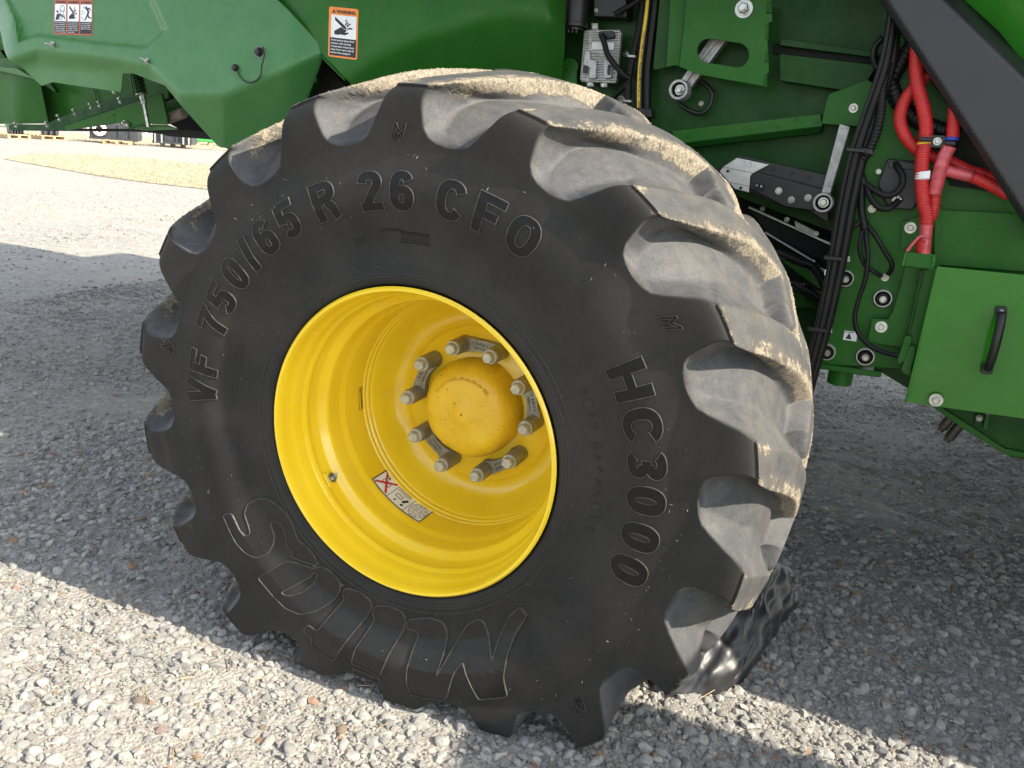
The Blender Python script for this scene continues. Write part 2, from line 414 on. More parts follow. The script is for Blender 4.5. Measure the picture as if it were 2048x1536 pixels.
nt.links.new(c, b.inputs['Base Color']); b.inputs['Roughness'].default_value = .85; b.inputs['Specular IOR Level'].default_value = .3
bump(nt, noise(nt, 5, 6, .7, p), .6, .05, b)
M['stone'] = m
M['straw'] = simple('dry_yellow_grass', (.39, .35, .25), .9, var=.3, vs=5)
M['straw_bed'] = simple('dry_grass_bed', (.36, .315, .22), .95, var=.3, vs=2.2, bmp=1, bs_=40)
M['wood'] = simple('pallet_wood', (.42, .31, .18), .8, var=.2, vs=9)
M['bucket'] = simple('black_bucket_paint', (.035, .040, .050), .42, var=.2, vs=5, dust=.4)
M['far_green'] = simple('far_green_paint', (.03, .25, .05), .4, var=.1)
M['far_white'] = simple('far_white_paint', (.75, .75, .72), .5, var=.05)
# black plastic film
m, nt, b = new_mat('black_plastic_film'); p = geo_pos(nt)
b.inputs['Base Color'].default_value = (.010, .011, .014, 1); b.inputs['Roughness'].default_value = .24; b.inputs['Specular IOR Level'].default_value = .7
n0 = bump(nt, noise(nt, 11, 2, .4, p), .5, .012, None); bump(nt, noise(nt, 45, 2, .5, p), .12, .002, b, n0)
M['film'] = m; b.inputs['Base Color'].default_value = (.014, .015, .018, 1); b.inputs['Roughness'].default_value = .47

# ------------------------------------------------------------------ text
def text_tris(body, bold=0.0, shear=0.0):
    cu = bpy.data.curves.new('lettering', 'FONT'); cu.body = body; cu.size = 1; cu.offset = bold; cu.shear = shear; cu.resolution_u = 4
    cu.align_x = 'CENTER'
    o = bpy.data.objects.new('lettering', cu); scene.collection.objects.link(o)
    me = o.to_mesh(); V = np.array([v.co[:] for v in me.vertices]) if len(me.vertices) else np.zeros((0, 3)); F = [tuple(q.vertices) for q in me.polygons]
    o.to_mesh_clear(); bpy.data.objects.remove(o); bpy.data.curves.remove(cu)
    return V, F
def fit_box(V, w, h):
    """normalise text verts: centred, width w, cap box height h"""
    a = V.min(0); b = V.max(0); out = V.copy()
    out[:, 0] = (V[:, 0]-(a[0]+b[0])/2)/(b[0]-a[0])*w; out[:, 1] = (V[:, 1]-(a[1]+b[1])/2)/(b[1]-a[1])*h
    return out

# ------------------------------------------------------------------ ground and yard
def ground_z(x, y):
    """small unevenness, dished under nothing: kept low so that things stand on it"""
    return 0.010*(np.sin(x*1.7+.3)*np.cos(y*1.3)+.6*np.sin(x*4.1+y*2.3)) - 0.006
gx = np.concatenate([-np.geomspace(400, 4, 30), np.linspace(-3.9, 4, 160), np.geomspace(4.2, 400, 30)])
gy = np.concatenate([-np.geomspace(200, 3, 20), np.linspace(-2.9, 7, 200), np.geomspace(7.2, 900, 40)])
X, Y_ = np.meshgrid(gx, gy); Z = np.where((abs(X) < 8) & (abs(Y_) < 9), ground_z(X, Y_), -0.006)
near = (abs(X) < 4.2) & (Y_ > -3) & (Y_ < 7.2)
Z = Z + np.where(near, np.vectorize(lambda x, y: 0.010*mnoise.noise(Vector((x*9, y*9, 0))) + .005*mnoise.noise(Vector((x*26, y*26, 3))))(X, Y_), 0)
nx, ny = len(gx), len(gy); idx = np.arange(nx*ny).reshape(ny, nx)
F = np.stack([idx[:-1, :-1], idx[:-1, 1:], idx[1:, 1:], idx[1:, :-1]], -1).reshape(-1, 4)
tag(link('ground', arr_mesh('ground', np.stack([X, Y_, Z], -1).reshape(-1, 3), F), M['ground'], smooth=True), kind='structure')

# loose stones: points carrying size and turn, each gets one of ten chips
chips = bpy.data.collections.new('chip_shapes')
for k in range(10):
    bm = bmesh.new(); bmesh.ops.create_icosphere(bm, subdivisions=2 if k < 5 else 1, radius=1)
    rr = random.Random(100+k)
    for _ in range(7):         # chop flat facets
        n = Vector((rr.uniform(-1, 1), rr.uniform(-1, 1), rr.uniform(-1, 1))).normalized(); d = rr.uniform(.55, .85)
        for v in bm.verts:
            t = v.co.dot(n)-d
            if t > 0: v.co -= n*t
    for v in bm.verts: v.co += v.co.normalized()*.05*mnoise.noise(v.co*2+Vector((k, 0, 0)))
    me = bpy.data.meshes.new('stone_chip'); bm.to_mesh(me); bm.free(); me.materials.append(M['stone'])
    if k % 2: me.shade_smooth(); me.set_sharp_from_angle(angle=R(28))
    chips.objects.link(bpy.data.objects.new('stone_chip', me))
ng = bpy.data.node_groups.new('scatter_chips', 'GeometryNodeTree')
ng.interface.new_socket('Geometry', in_out='INPUT', socket_type='NodeSocketGeometry'); ng.interface.new_socket('Geometry', in_out='OUTPUT', socket_type='NodeSocketGeometry')
gi = ng.nodes.new('NodeGroupInput'); go = ng.nodes.new('NodeGroupOutput')
ip = ng.nodes.new('GeometryNodeInstanceOnPoints'); ci = ng.nodes.new('GeometryNodeCollectionInfo')
ci.inputs[0].default_value = chips; ci.inputs['Separate Children'].default_value = True; ci.inputs['Reset Children'].default_value = True
ng.links.new(gi.outputs[0], ip.inputs['Points']); ng.links.new(ci.outputs[0], ip.inputs['Instance']); ip.inputs['Pick Instance'].default_value = True
for nm, typ, sock in (('turn', 'FLOAT_VECTOR', 'Rotation'), ('size', 'FLOAT_VECTOR', 'Scale'), ('pick', 'INT', 'Instance Index')):
    a = ng.nodes.new('GeometryNodeInputNamedAttribute'); a.data_type = typ; a.inputs[0].default_value = nm
    out = [s for s in a.outputs if s.enabled and s.name == 'Attribute'][0]; ng.links.new(out, ip.inputs[sock])
ng.links.new(ip.outputs[0], go.inputs[0])
def zg(x, y):
    z = ground_z(x, y) if abs(x) < 8 and abs(y) < 9 else -.006
    if abs(x) < 4.2 and -3 < y < 7.2: z += 0.010*mnoise.noise(Vector((x*9, y*9, 0))) + .005*mnoise.noise(Vector((x*26, y*26, 3)))
    return z
P, S, T, I = [], [], [], []
def scatter(x0, x1, y0, y1, dens, lo, hi, pw=2.0):
    n = int((x1-x0)*(y1-y0)*dens)
    for _ in range(n):
        x, y = rng.uniform(x0, x1), rng.uniform(y0, y1)
        v = Vector((x, y, 0))-CAM; w = v.dot(FW)                    # keep what the yard in view needs, with a wide margin
        if w < .3: continue
        u = v.dot(RT)/w*FPX; t_ = v.dot(UP)/w*FPX
        if abs(u) > 1300 or abs(t_) > 1150: continue
        dn = mnoise.noise(Vector((x*1.6, y*1.6, 5)))                # drifts of stones and swept patches
        if rng.random() > .72+.9*dn: continue
        s = lo+(hi-lo)*rng.random()**pw
        P.append((x, y, zg(x, y)+s*.18)); T.append((rng.uniform(-.5, .5), rng.uniform(-.5, .5), rng.uniform(0, 6.3)))
        S.append((s*rng.uniform(.9, 1.45), s*rng.uniform(.75, 1.1), s*rng.uniform(.5, .8))); I.append(rng.integers(0, 10))
scatter(-2.2, 2.3, -1.2, 1.5, 2700, .0065, .0180, 2.0)
scatter(-4.5, -2.2, -1.2, 1.5, 1300, .006, .016, 2)
scatter(-4.5, -2.2, -1.2, 1.5, 2500, .003, .007, 2)
scatter(-2.0, 2.3, -1.2, 1.5, 9000, .0025, .006, 1.2)
scatter(-2.0, 1.8, -1.2, .3, 9000, .0014, .003, 1)
scatter(-4.5, 4, 1.5, 5, 800, .006, .016, 2)
scatter(-4.5, 4, 1.5, 5, 2000, .004, .007, 1)
scatter(-12, -1.5, 1.2, 10, 150, .007, .018, 2)
me = bpy.data.meshes.new('gravel'); me.vertices.add(len(P)); me.vertices.foreach_set('co', np.array(P, np.float32).ravel())
for nm, typ, dat, key in (('turn', 'FLOAT_VECTOR', T, 'vector'), ('size', 'FLOAT_VECTOR', S, 'vector'), ('pick', 'INT', I, 'value')):
    a = me.attributes.new(nm, typ, 'POINT'); a.data.foreach_set(key, np.array(dat, np.float32 if typ != 'INT' else np.int32).ravel())
gv = link('gravel', me, M['stone']); md = gv.modifiers.new('chips', 'NODES'); md.node_group = ng
tag(gv, 'loose pale grey limestone chips strewn over the yard', 'gravel', kind='stuff')

def twigs(n):
    V, F = [], []
    for _ in range(n):
        x, y = rng.uniform(-2.2, 2.3), rng.uniform(-1.0, 2.5); a = rng.uniform(0, 6.3); L = rng.uniform(.008, .035); w = rng.uniform(.0006, .0016); z = zg(x, y)+.009
        dx, dy = math.cos(a), math.sin(a); b0 = len(V); lift = rng.uniform(-.003, .008)
        for t, zz in ((-1, 0), (1, lift)):
            V += [(x+dx*L*t-dy*w, y+dy*L*t+dx*w, z+zz), (x+dx*L*t+dy*w, y+dy*L*t-dx*w, z+zz), (x+dx*L*t, y+dy*L*t, z+zz+w*1.6)]
        F += [(b0, b0+3, b0+5, b0+2), (b0+2, b0+5, b0+4, b0+1), (b0+1, b0+4, b0+3, b0)]
    o = link('straw_litter', arr_mesh('straw_litter', V, F), simple('straw_bits', (.34, .25, .14), .8, var=.5, vs=20)); tag(o, 'scattered bits of straw and twig on the gravel', 'straw', kind='stuff')
twigs(700)
# dry grass: an island in the gravel and a verge behind
def ground_poly(name, pts, z, mat, sub=True):
    bm = bmesh.new(); vs = [bm.verts.new(gnd(x, y).to_2d().to_3d()+Vector((0, 0, z))) for x, y in pts]; bm.faces.new(vs)
    bmesh.ops.recalc_face_normals(bm, faces=bm.faces)
    for f in bm.faces:
        if f.normal.z < 0: f.normal_flip()
    return bm_obj(name, bm, mat)
isl = [(8, 318), (60, 308), (160, 308), (300, 318), (420, 330), (640, 352), (640, 420), (500, 388), (400, 377), (300, 366), (200, 352), (110, 336), (50, 326)]
tag(ground_poly('grass_island', isl, .004, M['straw_bed']), kind='structure')
vg = [(-300, 262), (-40, 272), (100, 278), (300, 292), (450, 301), (700, 324), (700, 312), (400, 283), (-300, 240)]
tag(ground_poly('grass_verge', vg, .004, M['straw_bed']), kind='structure')
def blades(name, poly, n, h, label):
    pw = [gnd(x, y).to_2d() for x, y in poly]
    xs = [q.x for q in pw]; ys = [q.y for q in pw]; V = []; k = 0
    # triangulate by sampling the image polygon rows so that near and far get a fair share
    px = [q[0] for q in poly]; py = [q[1] for q in poly]
    def ins(x, y):
        c = False; j = len(poly)-1
        for i in range(len(poly)):
            if (py[i] > y) != (py[j] > y) and x < (px[j]-px[i])*(y-py[i])/(py[j]-py[i])+px[i]: c = not c
            j = i
        return c
    while k < n:
        x, y = rng.uniform(min(px), max(px)), rng.uniform(min(py), max(py))
        y += 3*mnoise.noise(Vector((x*.08, 0, 0)))
        if not ins(x, y): continue
        k += 1; g = gnd(x, y); a = rng.uniform(0, 6.3); w = rng.uniform(.004, .010); hh = h*rng.uniform(.4, 1.3); le = rng.uniform(-.8, .8)*hh, rng.uniform(-.8, .8)*hh
        V += [(g.x-w*math.cos(a), g.y-w*math.sin(a), 0), (g.x+w*math.cos(a), g.y+w*math.sin(a), 0), (g.x+le[0], g.y+le[1], hh)]
    me = arr_mesh(name, V, np.arange(len(V)).reshape(-1, 3)); o = link(name, me, M['straw']); tag(o, label, 'grass', kind='stuff')
blades('dry_grass', isl, 60000, .030, 'dry yellow grass growing on the island in the gravel yard')
blades('dry_verge_grass', vg, 25000, .06, 'dry yellow grass on the verge under the parked attachments')

# ================================================================== the combine harvester
HV = tag(empty('combine_harvester'), 'green combine harvester seen at its rear wheel with a yellow rim and big lugged tyre', 'combine harvester')

def wheel_frame(o):
    o.location = (0, 0, H0); o.rotation_euler = (CAMBER, 0, 0); return o

# ---- tyre: one skin from bead to bead, lugs raised out of it
KAP = math.tan(CAMBER); PHASE = R(93.14)
base_c = [(-.308, .339), (-.342, .3575), (-.3535, .366), (-.3535, .388), (-.350, .42), (-.3505, .460), (-.362, .500), (-.3730, .538), (-.3735, .575), (-.3690, .613),
          (-.3665, .637), (-.3660, .6475), (-.3650, .6497), (-.3615, .6522), (-.345, .667), (-.318, .690), (-.285, .713), (-.250, .731), (-.20, .748), (-.10, .763), (0, .767)]
outer_c = [(-.308, .339), (-.342, .3575), (-.3535, .366), (-.3535, .388), (-.350, .42), (-.3505, .460), (-.362, .500), (-.3730, .538), (-.3735, .575), (-.3690, .613),
           (-.3668, .637), (-.3672, .6475), (-.3675, .6500), (-.3680, .6530), (-.3700, .668), (-.3735, .700), (-.3725, .735), (-.3640, .7540), (-.342, .7665), (-.14, .805), (0, .815)]
def dens(cp, n):
    P_ = smooth_path([(y, r, 0) for y, r in cp], n); return np.array([(q[0], q[1]) for q in P_])
NB = [2, 2, 2, 2, 3, 4, 5, 5, 4, 4, 3, 2, 2, 7, 11, 11, 9, 11, 22, 20]
def dens2(cp):
    P_ = [Vector((y, r, 0)) for y, r in cp]; P_ = [2*P_[0]-P_[1]]+P_+[Vector((-P_[-2].x, P_[-2].y, 0))]
    out = []
    for i in range(1, len(P_)-2):
        p0, p1, p2, p3 = P_[i-1:i+3]; n = NB[i-1]
        for k in range(n):
            t = k/n; out.append(0.5*((2*p1)+(p2-p0)*t+(2*p0-5*p1+4*p2-p3)*t*t+(3*p1-p0-3*p2+p3)*t**3))
    out.append(P_[-2]); return np.array([(q[0], q[1]) for q in out])
bA, oA = dens2(base_c), dens2(outer_c)
mirror = lambda A: np.concatenate([A, (A[:-1]*np.array([-1, 1]))[::-1]])
bA, oA = mirror(bA), mirror(oA); NS = len(bA)
NT = 2880
th = np.linspace(0, 2*math.pi, NT, endpoint=False)
ymid = (bA[:, 0]*.5+oA[:, 0]*.5)
LP = [(-.42, 0.0), (-.355, -.1), (-.33, -1.2), (-.30, -2.8), (-.25, -5.0), (-.20, -7.0), (-.10, -11.2), (0, -16.4), (.06, -20.5), (.12, -25)]
def lugpath(y): return np.interp(y, [q[0] for q in LP], [q[1] for q in LP])
from numpy import clip
def rsm(t, k=.16):
    """clamp with rounded corners"""
    t = clip(t, -1, 2)
    kb = .30; lo = np.where(t < kb, np.where(t > -kb, (t+kb)**2/(4*kb), 0), t); k = .05
    u = 1-lo; hi = np.where(u < k, np.where(u > -k, (u+k)**2/(4*k), 0), u)
    return 1-hi
rbase = bA[:, 1]
wob = np.array([mnoise.noise(Vector((k*3.1, 0, 7))) for k in range(36)])
def lug_mask(sign):
    y = ymid*sign
    off = 0 if sign > 0 else 10.0
    c = lugpath(y)-off
    A = np.degrees(th)[None, :]-math.degrees(PHASE)-c[:, None]
    k = np.round(A/20); d = A-k*20
    f = clip((y+.16)/(-.34+.16), 0, 1)[:, None]            # 1 at the shoulder, 0 inboard
    ro = oA[:, 1]
    OR = [.6495, .6503, .652, .662, .680, .715, .754, .80]
    cw = np.interp(ro, OR, [10.0, 8.6, 7.6, 6.0, 5.0, 4.0, 3.0, 3.2]); cc_w = np.interp(ro, OR, [10.0, 8.4, 7.6, 5.9, 4.8, 3.6, 2.6, 3.2])
    inb = (1-f[:, 0])
    cw = np.where(y < 0, cw*(1-inb)+3.35*inb, 3.35); cc_w = np.where(y < 0, cc_w*(1-inb)+3.35*inb, 3.35)
    wt = np.where(d < 0, cw[:, None], cc_w[:, None]); ww = 2.35+.25*(1-f)
    ww = np.minimum(ww, np.maximum(.2, 9.99-wt))
    tw = rsm((wt+ww-abs(d))/ww)
    yend = .040+.006*np.sin(d*1.1)
    te = rsm((yend+.030-y[:, None]-0*d)/.032+0*d)
    t = np.minimum(tw, te)
    t = np.where((y[:, None] > .10), 0, t)
    side = d/(wt+ww)
    return t, side
t1, s1 = lug_mask(+1); t2, s2 = lug_mask(-1)
tt = np.maximum(t1, t2); side = np.where(t1 >= t2, s1, s2)
rb = bA[:, 1][:, None]+(oA[:, 1]-bA[:, 1])[:, None]*tt
yy = bA[:, 0][:, None]+(oA[:, 0]-bA[:, 0])[:, None]*tt
# gentle casting unevenness
TH = th[None, :]
rb = rb+.0010*np.sin(TH*7+yy*30)*clip((rb-.6)*8, 0, 1)
zb = rb*np.sin(TH); xb = rb*np.cos(TH)
def sag(y, r, x, z):
    """the load flattens the tyre where it meets the ground and pushes the walls out"""
    s = np.maximum(-z/np.maximum(r, 1e-6), 1e-3)
    need = np.maximum(0, .806-(H0-.004)/s)*s
    a = np.sqrt(need*need+.0004)-.02; need = np.maximum(a, 0)
    w = clip((r-.39)/(.80-.39), 0, 1)**2.35
    z2 = z+need*w; z2 = np.where(r > .60, np.maximum(z2, -(H0-.003)-KAP*y), z2)
    bulge = need*.10*np.sin(clip((r-.39)/(.78-.39), 0, 1)*math.pi)
    y2 = y+np.sign(y)*bulge
    return x, y2, z2
treadness = clip((rb-.648)/.012, 0, 1)*clip(12*(.985-tt)+(rb > .760)*1.0, 0, 1)
# the caked sand: just under the top edge on the trailing wall, plus the corner of the lug
hh = tt; trail = clip(-side*6, 0, 1)
ring_ = clip((hh-.18)/.35, 0, 1)*clip((1.0-hh)/.03+.55, 0, 1)*trail*clip((.345-abs(yy))/.04, 0, 1)
topw = (hh > .93)*clip((rb-.745)/.02, 0, 1)
crust = .78*ring_*clip(.62+1.1*(.33-abs(yy))/.33, 0, 1)+.34*topw*np.exp(-((abs(side)-.55)/.25)**2)+.40*topw*clip((abs(yy)-.325)/.03, 0, 1)
crust = np.where(rb < .70, crust*.25, crust)
crust0 = crust+rng.normal(0, .12, crust.shape)
gr = np.where(crust0 > .55, 1.0, 0)*rng.normal(0, .0008, rb.shape)
xb = xb+gr*np.cos(TH); zb = zb+gr*np.sin(TH)
xb, yb, zb = sag(yy, rb, xb, zb)
V = np.stack([xb, yb, zb], -1).reshape(-1, 3)
idx = np.arange(NS*NT).reshape(NS, NT); nxt = np.roll(idx, -1, 1)
F = np.stack([idx[:-1], idx[1:], nxt[1:], nxt[:-1]], -1).reshape(-1, 4)
me = arr_mesh('tyre', V, F)
ca = me.color_attributes.new('wear', 'FLOAT_COLOR', 'POINT')
col = np.stack([hh, clip(treadness, 0, 1), rb/.82, clip(crust, 0, 1)], -1).reshape(-1, 4).astype(np.float32)
ca.data.foreach_set('color', col.ravel())
tyre = wheel_frame(link('tyre', me, M['tyre'], HV, smooth=True))
tyre['label'] = 'large black lugged tyre with sand caked on its lugs'

# ---- lettering on the sidewall
def wall_y(r):
    return float(np.interp(r, [q[1] for q in outer_c[2:17]], [q[0] for q in outer_c[2:17]]))
def wall_pt(rr, a, lift):
    x, z = rr*math.cos(a), rr*math.sin(a); y = wall_y(rr)
    x, y, z = sag(np.float64(y), np.float64(rr), np.float64(x), np.float64(z))
    return (float(x), float(y)-lift, float(z))
def on_wall(V, F, theta, rc, lift, flip=1, cell=.015, th_=.002):
    """flat lettering (x along the ring, y outward) wrapped on the sidewall"""
    bm = bmesh.new(); vs = [bm.verts.new((v[0], v[1], 0)) for v in V]
    for f in F:
        try: bm.faces.new([vs[i] for i in f])
        except ValueError: pass
    for ax in (0, 1):
        a, b_ = V[:, ax].min(), V[:, ax].max(); n = int((b_-a)/cell)
        for k in range(1, n+1):
            co = Vector((0, 0, 0)); co[ax] = a+k*(b_-a)/(n+1); no = Vector((0, 0, 0)); no[ax] = 1
            bmesh.ops.bisect_plane(bm, geom=bm.verts[:]+bm.edges[:]+bm.faces[:], plane_co=co, plane_no=no)
    # split off top and rim
    ex = bmesh.ops.extrude_face_region(bm, geom=list(bm.faces)); top = {g for g in ex['geom'] if isinstance(g, bmesh.types.BMVert)}
    for v in bm.verts:
        rr = rc+flip*v.co.y; a = theta-flip*v.co.x/rc
        v.co = wall_pt(rr, a, lift if v in top else -th_)
    bmesh.ops.recalc_face_normals(bm, faces=bm.faces)
    return bm
def outline_bm(V, F, theta, rc, lift, flip, wdt):
    """thin raised bead along the outline of a letter"""
    from collections import Counter
    cnt = Counter(); 
    for f in F:
        for i in range(len(f)):
            e = (f[i], f[(i+1) % len(f)]); cnt[tuple(sorted(e))] += 1
    bm = bmesh.new()
    for (i, j), c in cnt.items():
        if c != 1: continue
        a, b_ = np.array(V[i][:2]), np.array(V[j][:2]); L = np.linalg.norm(b_-a)
        if L < 1e-6: continue
        n = max(1, int(L/.012)); d = (b_-a)/L; no = np.array([-d[1], d[0]])*wdt; ext = d*wdt*.8
        prev = None
        for k in range(n+1):
            c_ = a+(b_-a)*k/n
            if k == 0: c_ = c_-ext
            if k == n: c_ = c_+ext
            row = []
            for s_, l_ in ((-1, -.002), (-.45, lift), (.45, lift), (1, -.002)):
                q = c_+no*s_; row.append(bm.verts.new(wall_pt(rc+flip*q[1], theta-flip*q[0]/rc, l_)))
            if prev:
                for m_ in range(3): bm.faces.new((prev[m_], prev[m_+1], row[m_+1], row[m_]))
            prev = row
    bmesh.ops.recalc_face_normals(bm, faces=bm.faces)
    for f in bm.faces:
        if f.normal.y > .3: f.normal_flip()
    return bm
def letters(spec, rc, h, name, wfac=.62, bold=.035, lift=.0022, mat='letter', edge=True, flip=1, shear=0, wd=None):
    for i, (ch, deg, *rest) in enumerate(spec):
        V, F = text_tris(ch, bold, shear); 
        w = h*(rest[0] if rest else wfac); V = fit_box(V, w, h)
        o = bm_obj(name, on_wall(V, F, R(deg), rc, lift, flip), M[mat], tyre)
        if edge:
            e = bm_obj('letter_edge', outline_bm(V, F, R(deg), rc, lift+.0012, flip, wd or .0011), M['letter_edge'], tyre)
def super_arc(cx, cy, rx, ry, a0, a1, n=18, e=2.35):
    out = []
    for k in range(n+1):
        a = R(a0+(a1-a0)*k/n); c, s_ = math.cos(a), math.sin(a)
        out.append((cx+rx*math.copysign(abs(c)**(2/e), c), cy+ry*math.copysign(abs(s_)**(2/e), s_)))
    return out
def glyph(ch, W, tv=.26, thz=.20):
    """heavy grotesque letters as strokes; box W wide, 1 high"""
    a = W/2-tv/2; x0, x1 = tv/2, W-tv/2; h = thz/2
    G = {'0': [super_arc(W/2, .5, a, .5-h, 0, 360, 36)], 'O': [super_arc(W/2, .5, a, .5-h, 0, 360, 36)], 'C': [super_arc(W/2, .5, a, .5-h, 32, 328, 30)],
         '7': [[(0, 1-h), (W, 1-h)], [(W-tv*.55, 1-h), (W*.52, .5), (W*.40, 0)]],
         '5': [[(W-.03, 1-h), (tv*.55, 1-h)], [(tv*.62, 1-h*.4), (tv*.50, .44)], super_arc(W/2, .33, a, .33-h, 152, -152, 24)],
         '6': [super_arc(W/2, .32, a, .32-h, 0, 360, 30), super_arc(W/2, .5, a, .5-h, 180, 38, 14), [(x0, .30), (x0, .55)]],
         '2': [super_arc(W/2, .70, a, .30-h, 178, -28, 16)+[(W*.50, .36), (tv*.62, .10)], [(0, h), (W, h)]],
         '3': [super_arc(W/2, .735, a, .265-h, 158, -90, 16), super_arc(W/2, .28, a, .28-h, 90, -158, 18), [(W*.36, .51), (W*.62, .51)]],
         'R': [[(x0, 0), (x0, 1)], [(0, 1-h), (W*.55, 1-h)]+super_arc(W*.55, .72, W*.45-tv/2, .28-h, 90, -90, 12)+[(0, .44)], [(W*.56, .46), (x1-.03, .30), (x1, .14), (x1+.05, 0)]],
         'F': [[(x0, 0), (x0, 1)], [(0, 1-h), (W, 1-h)], [(0, .50), (W*.86, .50)]],
         'H': [[(x0, 0), (x0, 1)], [(x1, 0), (x1, 1)], [(x0, .5), (x1, .5)]],
         'V': [[(tv*.5, 1), (W/2-.015, 0)], [(W-tv*.5, 1), (W/2+.015, 0)]],
         '/': [[(tv*.4, 0), (W-tv*.4, 1)]],
         'm': [[(.02*W, -.02), (.10*W, .22), (.155*W, .55), (.17*W, 1)], [(.20*W, 1), (.27*W, .55), (.38*W, .12), (.44*W, .06)], [(.42*W, .08), (.50*W, .30), (.62*W, .70), (.66*W, 1)], [(.72*W, 1), (.80*W, .5), (.90*W, .10), (1.0*W, .03)]],
         'i': [[(W*.55, 0), (W*.45, .35), (W*.5, .78)], [(W*.5, .88), (W*.5, 1)]],
         't': [[(W*.62, 0), (W*.42, .25), (W*.42, 1)], [(W*.05, .80), (W*.95, .80)]],
         'a': [super_arc(W*.45, .45, W*.33, .36, 0, 360, 30), [(W*.82, .92), (W*.80, .3), (W*1.0, .02)]],
         's': [super_arc(W*.5, .72, W*.36, .20, 20, 250, 18)+super_arc(W*.5, .29, W*.38, .21, 70, -160, 18)]}[ch]
    return G
def glyph_mesh(ch, W, tv, thz):
    co, faces = [], []
    for st in glyph(ch, W, tv, thz):
        closed = (Vector(st[0])-Vector(st[-1])).length < 1e-6
        P_ = [Vector(q) for q in st]; n = len(P_); L_ = []
        for i in range(n):
            pa = P_[i-1] if i > 0 else (P_[-2] if closed else P_[0]); pb = P_[i+1] if i < n-1 else (P_[1] if closed else P_[-1])
            d = (pb-pa).normalized(); no = Vector((-d.y, d.x)); wd_ = (tv*abs(no.x)**1.5+thz*(1-abs(no.x)**1.5))/2
            L_.append((P_[i]+no*wd_, P_[i]-no*wd_))
        for i in range(n-1):
            b0 = len(co); co += [L_[i][0], L_[i][1], L_[i+1][1], L_[i+1][0]]; faces.append([b0, b0+1, b0+2, b0+3])
    vs, es, fs, ov, oe, of = delaunay_2d_cdt(co, [], faces, 0, 1e-5)
    F = [tuple(f) for f, o_ in zip(fs, of) if o_]
    V = np.array([(v[0], v[1], 0) for v in vs]); return V, F
def glyphs(spec, rc, h, tv=.27, thz=.215, lift=.0024, wd=.0011, name='raised_letter'):
    for ch, deg, W in spec:
        V, F = glyph_mesh(ch, W, tv, thz); V = V.copy(); V[:, 0] = (V[:, 0]-W/2)*h; V[:, 1] = (V[:, 1]-.5)*h
        bm_obj(name, on_wall(V, F, R(deg), rc, lift, 1), M['letter'], tyre)
        bm_obj('letter_edge', outline_bm(V, F, R(deg), rc, lift+.0010, 1, wd), M['letter_edge'], tyre)
glyphs([('V', 176.7, .78), ('F', 169.3, .66), ('7', 158.0, .68), ('5', 151.1, .68), ('0', 143.3, .66), ('/', 136.8, .40), ('6', 130.2, .68), ('5', 122.5, .68),
        ('R', 111.5, .76), ('2', 99.4, .70), ('6', 91.7, .70), ('C', 80.1, .82), ('F', 71.4, .74), ('O', 62.8, .84)], .554, .080)
glyphs([('H', 26.6, .92), ('C', 17.2, .92), ('3', 9.2, .72), ('0', 1.5, .74), ('0', -6.7, .74), ('0', -14.7, .74)], .551, .080, tv=.29, thz=.24)
def wall_polar(px, py):
    """point of the wall seen at a pixel, as (radius, angle) before the tyre sagged"""
    C0 = Vector(CP); d = _f+(px-1024)/FPX*_r-(py-768)/FPX*_u; q = C0+(-.369-C0.y)/d.y*d
    rr, a = math.hypot(q.x, q.z), math.atan2(q.z, q.x); x, z = q.x, q.z
    for _ in range(8):
        w = wall_pt(rr, a, 0); x += q.x-w[0]; z += q.z-w[2]; rr, a = math.hypot(x, z), math.atan2(z, x)
    return x, z
